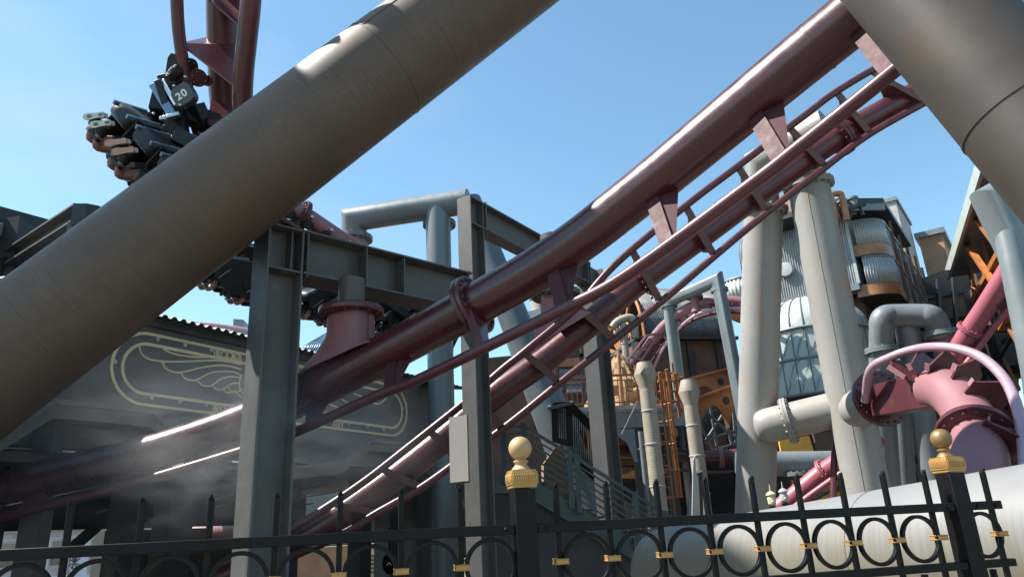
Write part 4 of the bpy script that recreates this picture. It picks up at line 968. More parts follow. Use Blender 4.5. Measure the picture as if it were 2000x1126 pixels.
# ------------------------------------------------------------------ middle background: industrial quarter
HB = Plane(PY(1330, 690, 36), R_(78))
t = thing('barrel_hall', 'brown industrial hall with dark barrel roof and orange gable truss, right of centre', 'building', base(PY(1330, 690, 38)))
u0b, u1b = HB.sz(1236, 640)[0], HB.sz(1424, 640)[0]; zsp = HB.sz(1330, 662)[1]; rb_ = 3.6
def fnb(u, v):
    a = math.pi * v; o = HB.n * (math.cos(a)) + Z * math.sin(a); return HB.at(u, zsp, -rb_ + .4) + o * rb_ * Vector((1, 1, 1)).x, o
ripple(fnb, frange(u0b + .6, u1b, 421), frange(0, 1, 22), .02, (u1b - u0b) / 60).build('barrel_roof', M('corrdark'), t, solid=.05)
MB().prism([HB.at(u1b - .02, zsp, -rb_ + .4) + (HB.n * math.cos(math.pi * k / 24) + Z * math.sin(math.pi * k / 24)) * (rb_ - .03) for k in range(25)], HB.e * -.1).build('roof_end', M('corrdark'), t)
box_between(HB, u0b, u1b - .1, 0, zsp - .05, -6, .1).build('wall', M('brickbrown'), t)
box_between(HB, u0b - .1, u1b + .15, zsp - .12, zsp + .03, -6.1, .55).build('eave', M('slab'), t)
for px in (1262, 1345, 1400): 
    u = HB.sz(px, 690)[0]; box_between(HB, u - .14, u + .14, 0, zsp - .13, .1, .25).build('pilaster', M('slab'), t)
# gable truss: a fan of orange bars with an arched chord
gz = HB.at(u0b + .4, zsp, -rb_ + .4)
for a in (20, 48, 72, 90, 108, 132, 160):
    o = HB.n * math.cos(R_(a)) + Z * math.sin(R_(a)); MB().bar(gz, gz + o * rb_ * 1.02, .17, .14, HB.e).build('gable_bar', M('orange'), t)
for r_ in (rb_ * 1.02, rb_ * .55):
    MB().tube([gz + (HB.n * math.cos(math.pi * k / 20) + Z * math.sin(math.pi * k / 20)) * r_ for k in range(21)], .09, 8).build('gable_arch', M('orange'), t)
MB().bar(gz - HB.n * rb_, gz + HB.n * rb_, .2, .18).build('gable_tie', M('orange'), t)
gp = PY(1215, 640, 33)
t2 = thing('roof_ducts', 'tan bent ducts in front of the orange gable truss', 'ducts', base(gp))
for pts, r_ in (([(1196, 640), (1206, 628), (1228, 620), (1238, 628), (1240, 660)], .19), ([(1216, 632), (1219, 640), (1220, 672)], .17), ([(1200, 652), (1222, 642), (1236, 646)], .13)):
    MB().tube(smooth_path([PY(x, y, 33) for x, y in pts], 6), r_, 14).build('duct', M('tan'), t2)
for px in (1240, 1220): q = PY(px, 668, 33); MB().tube([q, down(q)], .16, 10).build('duct_foot', M('tan'), t2)

# orange gabled frontage left of the third column
FB = Plane(PY(1130, 720, 27), R_(84))
t = thing('brown_frontage', 'brown and copper frontage with a dark shop opening behind the third column', 'building', base(PY(1130, 720, 28)))
quad_slab(FB, [(935, 1010), (935, 700), (1018, 692), (1020, 640), (1110, 640), (1175, 652), (1186, 690), (1186, 1010)], 3).build('wall', M('brickbrown'), t)
quad_slab(FB, [(1086, 698), (1180, 694), (1180, 712), (1086, 716)], .3, .28).build('copper_band', M('copper'), t)
quad_slab(FB, [(1092, 720), (1150, 718), (1150, 760), (1092, 762)], .1, .06).build('dark_opening', M('glass'), t)
quad_slab(FB, [(1150, 716), (1184, 715), (1184, 790), (1150, 792)], .15, .1).build('sunlit_panel', M('plaster'), t)
for px in (1120, 1132, 1160, 1172): quad_slab(FB, [(px, 660), (px + 3, 660), (px + 3, 694), (px, 694)], .1, .08).build('mullion', M('gantry'), t)
quad_slab(FB, [(1108, 760), (1150, 758), (1150, 766), (1108, 768)], .3, .3).build('sill', M('stone'), t)

GB = Plane(PY(1060, 640, 31), R_(95))
t = thing('grey_parapet', 'pale grey parapet blocks with a small round turret, behind the second track', 'building', base(PY(1060, 640, 32)))
quad_slab(GB, [(1015, 1000), (1016, 612), (1070, 598), (1100, 600), (1100, 1000)], 4).build('parapet', M('corr'), t)
quad_slab(GB, [(1028, 655), (1100, 628), (1100, 648), (1030, 672)], .5, .4).build('ledge', M('tank'), t)
q = GB.hit(1056, 605, -1.2); zt2 = GB.hit(1056, 575, -1.2).z
MB().lathe(Vector((q.x, q.y, 0)), Z, [(.44, q.z - .6), (.44, zt2 - .25), (.52, zt2 - .22), (.52, zt2 - .12), (.44, zt2 - .1), (.44, zt2), (.5, zt2 + .02), (.5, zt2 + .12), (.2, zt2 + .2)], 24).build('turret', M('tan'), t)
for px in (1040, 1060, 1080): quad_slab(GB, [(px, 690), (px + 12, 688), (px + 12, 730), (px, 732)], .1, .06).build('window', M('glass'), t)

# raised deck with orange railing
DK = Plane(PY(1200, 800, 21), R_(86))
t = thing('raised_deck', 'raised deck on a grey-blue girder with an orange railing, between the column and tan chimneys', 'platform', base(PY(1210, 800, 22)))
uL_, uR_ = DK.sz(1085, 800)[0], DK.sz(1350, 795)[0]; zd = DK.sz(1215, 793)[1]
box_between(DK, uL_, uR_, zd - .12, zd, -3.5, .15).build('deck_floor', M('stone'), t)
box_between(DK, uL_, uR_, zd - .62, zd - .13, -.2, .0).build('girder', M('gantry'), t)
box_between(DK, uL_, uR_, zd - .165, zd - .125, -.25, .08).build('girder_flange', M('corr'), t)
for px in (1100, 1182, 1240, 1300, 1345):
    u = DK.sz(px, 800)[0]; box_between(DK, u - .12, u + .12, 0, zd - .63, -.3, -.05).build('deck_post', M('slab'), t)
u = DK.sz(1236, 800)[0]
m = MB(); m.prism([DK.at(u, zd - .63, -.1), DK.at(u - .9, zd - .63, -.1), DK.at(u - .6, zd - .75, -.1), DK.at(u - .25, zd - 1.05, -.1), DK.at(u - .08, zd - 1.6, -.1), DK.at(u, zd - 1.6, -.1)], DK.n * .06); m.build('bracket', M('gantry'), t)
MB().bar(DK.hit(1246, 782, .3), DK.hit(1214, 848, .3), .035).build('tie_rod', M('stone'), t)
for a, b in ((1088, 1168), (1172, 1330)):
    ua, ub_ = DK.sz(a, 780)[0], DK.sz(b, 780)[0]; hR = .92
    q = thing('orange_railing', 'orange railing section on the deck %s' % ('left of the third column' if a < 1100 else 'behind the tan chimneys'), 'railing', DK.at((ua + ub_) / 2, zd), 'orange deck railings')
    for zz_, w_ in ((hR, .06), (.12, .04), (hR * .84, .03)): MB().bar(DK.at(ua, zd + zz_, 0), DK.at(ub_, zd + zz_, 0), w_).build('handrail', M('orange'), q)
    m = MB(); n_ = int((ub_ - ua) / .14)
    for k in range(n_ + 1): m.bar(DK.at(ua + (ub_ - ua) * k / n_, zd, 0), DK.at(ua + (ub_ - ua) * k / n_, zd + hR + .06, 0), .024)
    m.build('balusters', M('orange'), q)
    for k in range(0, n_ + 1, 8): u_ = ua + (ub_ - ua) * k / n_; MB().bar(DK.at(u_, zd, .03), DK.at(u_, zd + hR + .3, .03), .06).build('post', M('orange'), q)
c = PY(1216, 790, 23.5); zt2 = PY(1206, 688, 23.5).z
t = thing('rock_cone', 'tan rocky cone behind the orange railing', 'rock', down(c))
m = MB(); prof_ = [(1.25, c.z - 2.2)] + [(1.15 * (1 - k / 9) ** .9 + .04, c.z - .2 + (zt2 - c.z + .2) * k / 9) for k in range(10)]
m.lathe(Vector((c.x, c.y, 0)), Z, prof_, 26)
for i, v in enumerate(m.v):
    o = Vector((v.x - c.x, v.y - c.y, 0)); m.v[i] = v + o * random.uniform(-.22, .2) + Z * random.uniform(-.08, .08)
m.build('cone', M('rock'), t, ang=10)
q = PY(1208, 690, 22.5); MB().tube([q, down(PY(1214, 795, 22.5), zd)], .06, 10).build('mast', M('copper'), t)

# tan chimneys
def chimney(px, pyt, D, r, lab):
    a = P(px, pyt, D); t = thing('tan_chimney', lab, 'chimney', down(a), 'tan ribbed chimneys'); b = Vector((a.x, a.y, 0)); z = a.z
    MB().lathe(b, Z, [(r * .96, z), (r, z - .02), (r * 1.47, z - .25), (r * 1.47, z - .27), (r * .98, z - .52), (r * .98, z - .56)][::-1], 32).build('cowl', M('tan'), t)
    m = MB(); pf = [(r * .92, 0)]; zz_ = 0.0
    while zz_ < z - .6: pf += [(r * .982, zz_ + .006), (r * .982, zz_ + .044), (r * .974, zz_ + .05)]; zz_ += .056
    m.lathe(b, Z, pf + [(r * .95, z - .56)], 32); m.build('flue', M('tan'), t, ang=60)
    for k, f_ in enumerate((.12, .3, .52, .74)): MB().lathe(b, Z, [(r, z - .56 - z * f_ * .8 - .02), (r * 1.06, z - .56 - z * f_ * .8 - .012), (r * 1.06, z - .56 - z * f_ * .8 + .012), (r, z - .56 - z * f_ * .8 + .02)], 32).build('band', M('stone'), t)
chimney(1258, 708, 15.0, .158, 'taller tan ribbed chimney just right of the third dark column')
chimney(1343, 742, 15.6, .155, 'shorter tan ribbed chimney left of the beige support')
t = thing('down_pipe', 'thin grey vent pipe beside the taller tan chimney', 'pipe', down(P(1250, 900, 15.3)))
q = P(1251, 842, 15.3); MB().tube([q, down(q)], .055, 14).build('pipe_body', M('gantry'), t)
collar(P(1255, 876, 15.3), Z, .1, .055, .012, 6, .006).build('flange', M('gantry'), t)

# orange caged ladder between the chimneys
t = thing('caged_ladder', 'rusty orange caged ladder between the two tan chimneys', 'ladder', down(P(1310, 950, 16.4)))
def vline(px0, py0, px1, py1, D): return P(px0, py0, D), P(px1, py1, D)
base_l = P(1300, 900, 16.4); Xl = RT.copy(); Xl.z = 0; Xl.normalize(); Yl = Vector((-Xl.y, Xl.x, 0))
zt3, zm3 = P(1290, 735, 16.4).z, P(1290, 735, 16.4).z - 1.0
o3 = Vector((base_l.x, base_l.y, 0))
for dx in (-.17, .08): MB().bar(o3 + Xl * dx, o3 + Xl * dx + Z * (zt3 - .05), .04).build('rail', M('orange'), t)
m = MB(); z = .3
while z < zt3 - .2: m.bar(o3 + Xl * -.17 + Z * z, o3 + Xl * .08 + Z * z, .025); z += .24
m.build('rungs', M('orange'), t)
for a in (-70, -20, 30, 75, 110): 
    o = Xl * (.32 * math.sin(R_(a)) - .04) - Yl * (.32 * math.cos(R_(a)) - .05); MB().bar(o3 + o + Z * 2.0, o3 + o + Z * (zt3 + .1 * math.cos(a)), .035).build('cage_bar', M('orange'), t)
for z in (2.0, 2.6, 3.2, zt3 - .9, zt3 - .5): MB().ring(o3 - Xl * .04 - Yl * .0 + Z * z, Z, .33, .016, 24, 6).build('cage_hoop', M('orange'), t)
MB().box(o3 + Z * 1.55 + Xl * .1, Xl * .45, Yl * .3, Z * .03).build('landing', M('orange'), t)

# arched truss bridge
BR_ = Plane(PY(1400, 800, 23.5), R_(70))
t = thing('truss_bridge', 'truss bridge with orange arched girders and dark lattice, left of the beige support', 'bridge', base(PY(1400, 800, 24)))
def girder(px0, py0, px1, py1, th, off, mt, lab):
    a, b = BR_.hit(px0, py0, off), BR_.hit(px1, py1, off); e = (b - a); L = e.length; e.normalize(); m = MB(); n_ = 24; up = Z; top = []; bot = []
    for k in range(n_ + 1):
        f_ = k / n_; x = f_ * 2 % 1 if k < n_ else 1.0; dep = th * (.28 + .72 * abs(2 * x - 1) ** 2.2); q = a.lerp(b, f_); top.append(q); bot.append(q - Z * dep)
    m.prism(top + bot[::-1], BR_.n * -.1); m.build('arched_girder', M(mt), t, lab)
    MB().bar(a + Z * .03 + BR_.n * .05, b + Z * .03 + BR_.n * .05, .3, .08, Z).build('girder_cap', M(mt), t)
    for f_ in (.04, .5, .96):
        MB().lathe(a.lerp(b, f_) - Z * th * .3 + BR_.n * .0, BR_.n, [(.13, 0), (.13, .012)], 16).build('girder_eye', M('dark'), t)
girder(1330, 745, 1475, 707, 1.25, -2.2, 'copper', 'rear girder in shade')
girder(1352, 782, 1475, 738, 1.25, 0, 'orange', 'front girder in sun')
for a, b in (((1352, 800), (1395, 880)), ((1395, 770), (1352, 850)), ((1365, 790), (1440, 860)), ((1440, 765), (1372, 870)), ((1405, 770), (1430, 870)), ((1385, 780), (1400, 870)), ((1420, 765), (1445, 840)), ((1350, 868), (1475, 828)), ((1350, 895), (1475, 852)), ((1375, 890), (1365, 780)), ((1437, 862), (1428, 758))):
    MB().bar(BR_.hit(*a, -1), BR_.hit(*b, -1), .09, .07).build('lattice_bar', M('gantry'), t)
for a, b in (((1352, 830), (1475, 790)), ((1352, 850), (1475, 810))): MB().bar(BR_.hit(*a, -1.6), BR_.hit(*b, -1.6), .35, .5).build('deck_beam', M('teal'), t)
for px in (1356, 1475):
    q = BR_.hit(px, 850, -1); MB().bar(q, down(q), .5).build('pier', M('darkwall'), t)

# grey gantry and pink arc track
t = thing('pipe_gantry', 'slim grey pipe gantry over the pink arched track in the middle distance', 'pipe support', base(P(1380, 800, 23)), 'grey pipe gantries')
m = MB(); mitre(m, [down(P(1337, 850, 23.5)), P(1306, 588, 23.5), P(1401, 546, 22.2), down(P(1462, 800, 21.8))], .2, 28); m.build('crossbar', M('gantry'), t)
collar(P(1307, 597, 23.5), Z, .27, .19, .05, 14, .02).build('flange', M('gantry'), t); collar(P(1405, 566, 22.2), Z, .27, .19, .05, 14, .02).build('flange', M('gantry'), t)
t = thing('coaster_track', 'pink arched coaster track curving over in front of the barrel hall', 'coaster track', base(P(1340, 640, 23)))
s7 = stretch([(1232, 760, 24.5), (1243, 718, 24.3), (1266, 676, 24.0), (1300, 634, 23.6), (1345, 602, 23.1), (1395, 589, 22.8), (1450, 590, 22.5), (1500, 605, 22.2)])
MB().tube(s7, .17, 22).build('spine', M('pink'), t)
for dx, dy, dd in ((22, 16, -.3), (10, 26, .5)):
    r7 = stretch([(1232 + dx * 1.3, 760 + dy, 24.5 + dd), (1243 + dx * 1.3, 718 + dy, 24.3 + dd), (1266 + dx, 676 + dy, 24 + dd), (1300 + dx * .8, 634 + dy, 23.6 + dd), (1345 + dx * .4, 602 + dy, 23.1 + dd), (1395, 589 + dy * .9, 22.8 + dd), (1450, 590 + dy * .8, 22.5 + dd), (1500, 605 + dy * .8, 22.2 + dd)])
    MB().tube(r7, .05, 10).build('rail', M('pinkrail' if dx > 20 else 'maroon2'), t)
    for k in range(3, len(r7) - 3, 6):
        c, ax = nearest(s7, r7[k]); MB().bar(c, r7[k], .14, .04, ax).build('tie', M('maroon2'), t)
c = P(1356, 580, 23.0); MB().lathe(c, Z, [(.16, -.5), (.13, -.2), (.15, -.05), (.27, -.04), (.27, .04), (.17, .05), (.12, .2), (.02, .34)], 22).build('hanger', M('pink'), t)
MB().lathe(c, Z, [(.27, -.04), (.28, -.035), (.28, .04), (.17, .06), (.12, .2), (.02, .36)], 22).build('hanger_cone', M('gantry'), t)
t = thing('maintenance_walkway', 'pink framed maintenance walkway hung on the lower end of the pink arch', 'walkway', base(P(1260, 690, 24)))
for a, b in (((1218, 712), (1262, 655)), ((1228, 718), (1272, 660)), ((1240, 722), (1284, 655)), ((1262, 655), (1290, 650)), ((1218, 712), (1240, 722)), ((1230, 697), (1254, 702)), ((1244, 678), (1268, 684))): MB().bar(P(*a, 23.6), P(*b, 23.6), .07).build('frame_bar', M('pink'), t)
MB().prism([P(1228, 714, 23.8), P(1250, 726, 23.8), P(1294, 664, 23.8), P(1270, 656, 23.8)], FW * .06).build('floor', M('maroon2'), t)

# stairs with railings
ST = Plane(P(1150, 930, 12.6), R_(84))
t = thing('outdoor_stair', 'dark teal outdoor stair descending to the right behind the second portal', 'stairs', base(P(1150, 930, 12.8)))
for k in range(7):
    dy = k * 13
    pts = [(975, 836 + dy), (1022, 832 + dy), (1110, 884 + dy * 1.0), (1330, 1022 + dy * 1.0)]
    q = [ST.hit(*p) for p in pts]
    for a, b in zip(q, q[1:]): MB().bar(a, b, .055 if k == 0 else .028).build('handrail', M('teal'), t)
for a, b in ((982, 836), (1022, 832), (1112, 884), (1126, 893), (1240, 965), (1300, 1003)):
    MB().bar(ST.hit(a, b - 6, .0), ST.hit(a + 6, b + 108, .0), .09).build('post', M('teal'), t)
a, b = ST.hit(1022, 945, -.1), ST.hit(1330, 1128, -.1); MB().bar(a, b, .06, .3, Z).build('stringer', M('teal'), t)
MB().bar(ST.hit(940, 945, -.1), a, .06, .3, Z).build('landing_edge', M('teal'), t)
a2, b2 = ST.hit(1022, 940, -1.3), ST.hit(1330, 1123, -1.3); MB().bar(a2, b2, .06, .3, Z).build('stringer', M('teal'), t)
MB().prism([ST.hit(940, 958, -.2), ST.hit(1022, 958, -.2), ST.hit(1330, 1140, -.2), down(ST.hit(1330, 1140, -.2)), down(ST.hit(940, 958, -.2))], ST.n * -.08).build('side_panel', M('dark'), t)
for k in range(14):
    f_ = k / 14; c = a.lerp(b, f_).lerp(a2.lerp(b2, f_), .5) + Z * .08; MB().box(c, ST.e * .15, ST.n * .58, Z * .02).build('tread', M('teal'), t)
UF = Plane(P(1130, 850, 14.6), R_(84))
t = thing('upper_stair_screen', 'black barred stair screen above the teal stair', 'railing', base(P(1130, 860, 14.6)))
for a, b, w_ in (((1080, 792), (1112, 790), .12), ((1112, 790), (1190, 868), .14), ((1112, 888), (1200, 968), .1), ((1084, 858), (1108, 865), .1)): MB().bar(UF.hit(*a), UF.hit(*b), w_).build('rail', M('black'), t)
for px, y0_, y1_ in ((1110, 785, 870), (1082, 790, 862)): MB().bar(UF.hit(px, y0_), UF.hit(px + 2, y1_), .12).build('post', M('black'), t)
m = MB()
for k in range(21):
    f_ = k / 20; m.bar(UF.hit(1113 + 82 * f_, 800 + 82 * f_), UF.hit(1115 + 84 * f_, 886 + 80 * f_), .02)
for k in range(6): m.bar(UF.hit(1086 + 4 * k, 800), UF.hit(1087 + 4 * k, 860), .02)
m.build('bars', M('black'), t)
MB().prism([UF.hit(1070, 800, .2), UF.hit(1118, 790, .2), UF.hit(1120, 786, -2), UF.hit(1070, 794, -2)], Z * .06).build('canopy', M('corrdark'), t)
WB = Plane(P(1150, 930, 15.4), R_(84))
t = thing('brick_wall', 'sandy brick stair wall behind the teal railings', 'wall', base(P(1140, 940, 15.4)))
quad_slab(WB, [(1060, 1130), (1062, 905), (1085, 872), (1112, 862), (1230, 985), (1260, 1130)], .4).build('wall', M('sandbrick'), t)

# dark base block under the deck, low maroon track, sign post
DB = Plane(PY(1330, 930, 25.5), R_(86))
t = thing('dark_base_block', 'dark rock base block under deck and bridge with maroon panels', 'wall', base(PY(1330, 930, 26)))
quad_slab(DB, [(1150, 1060), (1150, 830), (1330, 822), (1335, 885), (1520, 870), (1520, 1060)], 2).build('wall', M('darkwall'), t)
quad_slab(DB, [(1140, 880), (1140, 805), (1250, 810), (1290, 830), (1300, 880)], .2, .5).build('maroon_panel', M('maroon2'), t)
quad_slab(DB, [(1290, 842), (1330, 835), (1325, 848), (1300, 875), (1292, 860)], .5, .8).build('rock_outcrop', M('stone'), t)
quad_slab(DB, [(1180, 960), (1255, 965), (1255, 1030), (1180, 1030)], .1, .08).build('doorway', M('glass'), t)
t = thing('coaster_track', 'low dark maroon track running level behind the tan chimneys', 'coaster track', base(P(1400, 890, 21)))
s8 = stretch([(1180, 880, 21.5), (1290, 885, 21.3), (1380, 892, 21), (1450, 888, 20.8), (1520, 880, 20.6)]); MB().tube(s8, .2, 20).build('spine', M('maroon2'), t)
MB().tube([p - Z * .36 - FW * .3 for p in s8], .05, 10).build('rail', M('maroon2'), t)
c, ax = nearest(s8, P(1408, 890, 21)); flange(c, ax, .3, .19, .05, 14, .02).build('flange', M('pink'), t)
t = thing('sign_board', 'narrow weathered grey board standing before the shorter tan chimney', 'sign board', down(P(1362, 960, 13)))
MB().prism([P(1352, 1012, 13), P(1354, 898, 13), P(1358, 888, 13), P(1360, 925, 13), P(1364, 930, 13), P(1368, 1012, 13)], FW * .05).build('board', M('corr'), t)
MB().prism([P(1360, 1030, 13.1), P(1361, 924, 13.1), P(1372, 920, 13.1), P(1374, 1030, 13.1)], FW * .12).build('post', M('dark'), t)
t = thing('drinking_fountain_cover', 'pointed grey cone cover at the foot of the sign board', 'cover', down(P(1347, 1010, 13.4)))
q = P(1347, 975, 13.4); MB().lathe(down(q), Z, [(.16, 0), (.15, q.z - .45), (.02, q.z), (.0, q.z + .01)], 16).build('cone', M('gantry'), t)

# far left: houses glimpsed under the sign building
HL = Plane(PY(250, 1050, 33), R_(92))
t = thing('blue_house', 'pale blue house with grey cornice and pale yellow upper floor, low at left', 'house', base(PY(220, 1060, 34)))
uA, uB = HL.sz(-160, 1050)[0], HL.sz(330, 1050)[0]; zc1, zc2 = HL.sz(190, 1042)[1], HL.sz(190, 1021)[1]
box_between(HL, uA, uB, 0, zc1, -6, 0).build('lower_wall', M('houseblue'), t)
box_between(HL, uA, uB, zc1, (zc1 + zc2) / 2, -6, .16).build('cornice', M('stone'), t); box_between(HL, uA - .1, uB + .1, (zc1 + zc2) / 2, zc2, -6.1, .30).build('cornice', M('stone'), t)
box_between(HL, uA + .05, uB - .05, zc2, zc2 + 3.4, -6, -.05).build('upper_wall', M('houseyellow'), t)
box_between(HL, uA - .2, uB + .2, zc2 + 3.4, zc2 + 3.7, -6.2, .3).build('roof', M('slab'), t)
for px in (-60, 40, 155, 235, 305):
    u, _ = HL.sz(px, 1015); f = box_between(HL, u - .45, u + .45, zc2 + .1, zc2 + 1.7, -.06, .0).build('window', M('stone'), t); box_between(HL, u - .36, u + .36, zc2 + .18, zc2 + 1.6, -.05, .02).build('pane', M('glass'), f)
for px in (-60, 20, 118, 196):
    u, _ = HL.sz(px, 1080); f = box_between(HL, u - .48, u + .48, HL.sz(196, 1118)[1], HL.sz(196, 1048)[1], -.06, .05).build('window', M('stone'), t); box_between(HL, u - .38, u + .38, HL.sz(196, 1098)[1], HL.sz(196, 1052)[1], -.05, .07).build('pane', M('glass'), f)
# ornament of scrolls and palmettes painted on the wall
m = MB()
for px in (124, 145, 228, 250, 280):
    for sgn in (-1, 1):
        u, z = HL.sz(px, 1106); pts = [HL.at(u + sgn * (.05 + .2 * math.cos(a) * (1 - a / 9)), z + .16 * math.sin(a) * (1 - a / 9), .02) for a in frange(0, 7, 18)]; m.tube(pts, .022, 5)
    for a in frange(-60, 60, 5): u, z = HL.sz(px, 1098); m.tube([HL.at(u, z, .02), HL.at(u + .28 * math.sin(R_(a)), z + .36 * math.cos(R_(a)), .02)], .02, 5)
m.build('scroll_ornament', M('slab'), t)
HR = Plane(PY(660, 1090, 30), R_(85))
t = thing('shop_front', 'sunlit cream shop front with arch window glimpsed under the second track', 'shop', base(PY(660, 1090, 31)))
quad_slab(HR, [(520, 1180), (520, 1075), (600, 1070), (800, 1055), (800, 1180)], 2).build('wall', M('plaster'), t)
quad_slab(HR, [(545, 1130), (545, 1092), (575, 1088), (575, 1130)], .1, .06).build('window', M('houseblue'), t)
quad_slab(HR, [(690, 1140), (690, 1080), (755, 1070), (755, 1140)], .1, .06).build('window', M('houseyellow'), t)
for y in (1086, 1094, 1102, 1110, 1118): quad_slab(HR, [(692, y), (740, y - 4), (740, y - 1), (692, y + 3)], .05, .12).build('sill', M('slab'), t)
MB().ring(HR.hit(773, 1082, .1), HR.n, .62, .05, 30, 8).build('arch_ring', M('slab'), t)
for a in range(0, 180, 30): q = HR.hit(773, 1082, .1); o = HR.e * math.cos(R_(a)) * .62 + Z * math.sin(R_(a)) * .62; MB().tube([q - o, q + o], .03, 6).build('arch_bar', M('slab'), t)
t = thing('oval_emblem_sign', 'black oval hanging sign with a small white chevron, low behind the fence', 'sign', base(P(760, 1098, 14)))
q = P(760, 1100, 14); m = MB(); m.prism([q + RT * .13 * math.cos(a) + UP * .21 * math.sin(a) for a in frange(0, 2 * math.pi * 31 / 32, 32)], FW * .04); m.build('board', M('black'), t)
m = MB(); 
for sg in (-1, 1): m.bar(q - FW * .008 + RT * .045 * sg - UP * .03, q - FW * .008 + UP * .035, .014, .008)
m.build('chevron', M('lettering'), t)
MB().tube([q + UP * .2, q + UP * .7], .015, 8).build('rod', M('black'), t)
t = thing('coaster_track', 'low pink track end glimpsed between dark columns at lower left', 'coaster track', base(P(390, 1045, 20)))
s9 = stretch([(300, 1052, 20.5), (356, 1044, 20), (420, 1036, 19.5), (480, 1028, 19)]); MB().tube(s9, .26, 22).build('spine', M('pink'), t)
c, ax = nearest(s9, P(352, 1045, 20)); flange(c, ax, .36, .25, .05, 12, .02).build('flange', M('black'), t)
RB = Plane(PY(620, 660, 40), R_(88))
t = thing('ridge_roof_building', 'far building with blue-grey ribbed hip roof, seen between column and saddle', 'building', base(PY(620, 690, 41)))
zr1, zr0 = RB.sz(620, 628)[1], RB.sz(620, 688)[1]; ua, ub_ = RB.sz(572, 690)[0], RB.sz(720, 690)[0]
def fr(u, v): return RB.at(u if v < .01 else max(u, ua + 1.5 * v), zr0 + (zr1 - zr0) * v, .2 - 2.4 * v), RB.n
ripple(fr, frange(ua, ub_, 8 * 34 + 1), (0, .5, 1), .035, (ub_ - ua) / 34).build('roof', M('trainblue'), t, solid=.04)
box_between(RB, ua + .1, ub_ - .1, 0, zr0 - .02, -4, 0).build('wall', M('gantry'), t)
box_between(RB, ua - .1, ub_ + .1, zr0 - .3, zr0 - .1, -4, .35).build('eave', M('slab'), t)
RB2 = Plane(PY(440, 660, 38), R_(84))
t = thing('flat_roof_building', 'far flat building with a blue glazed canopy just above the sawtooth roof edge', 'building', base(PY(440, 690, 39)))
quad_slab(RB2, [(330, 760), (330, 662), (405, 652), (470, 640), (520, 660), (520, 800)], 5).build('wall', M('stone'), t)
quad_slab(RB2, [(455, 640), (456, 622), (476, 624), (476, 640)], 1, -1).build('roof_box', M('gantry'), t)
quad_slab(RB2, [(440, 665), (500, 668), (500, 700), (460, 690)], .1, .4).build('glass_canopy', M('trainblue'), t)
MB().tube(smooth_path([RB2.hit(380, 632, 1), RB2.hit(430, 636, 1), RB2.hit(500, 648, 1), RB2.hit(560, 664, 1)], 6), .12, 10).build('roof_pipe', M('pinkrail'), t)
# dark rock walls that close the place off
t = thing('rock_wall', 'long dark theming rock wall far behind everything', 'wall', (0, 46, 0))
m = MB(); n_ = 60; g_ = []
for j in range(7):
    row = []
    for k in range(n_ + 1):
        x = -60 + 140 * k / n_; row.append(Vector((x, 46 + .004 * (x - 10) ** 2 * .5 + random.uniform(-.5, .5), [0, 1, 2, 3, 4, 4.8, 5.2][j] + random.uniform(-.3, .3) * (j > 0))))
    g_.append(row)
MB().sheet(g_).build('rock_face', M('darkwall'), t, solid=1.0, ang=12)

# ------------------------------------------------------------------ added tower, out of view at left, shaped to shade the brown pipe
t = thing('shade_tower', 'added tall dark tower out of view at left, casting shade on the brown pipe', 'building', (-14.5, 7.6, 0))
MB().box((-14.8, 7.55, 9.05), Vector((3.6, 0, 0)), Vector((0, .95, 0)), Z * 9.05).build('wall', M('wall'), t)
MB().box((-14.8, 7.55, 18.2), Vector((3.75, 0, 0)), Vector((0, 1.02, 0)), Z * .1).build('roof', M('corrdark'), t)

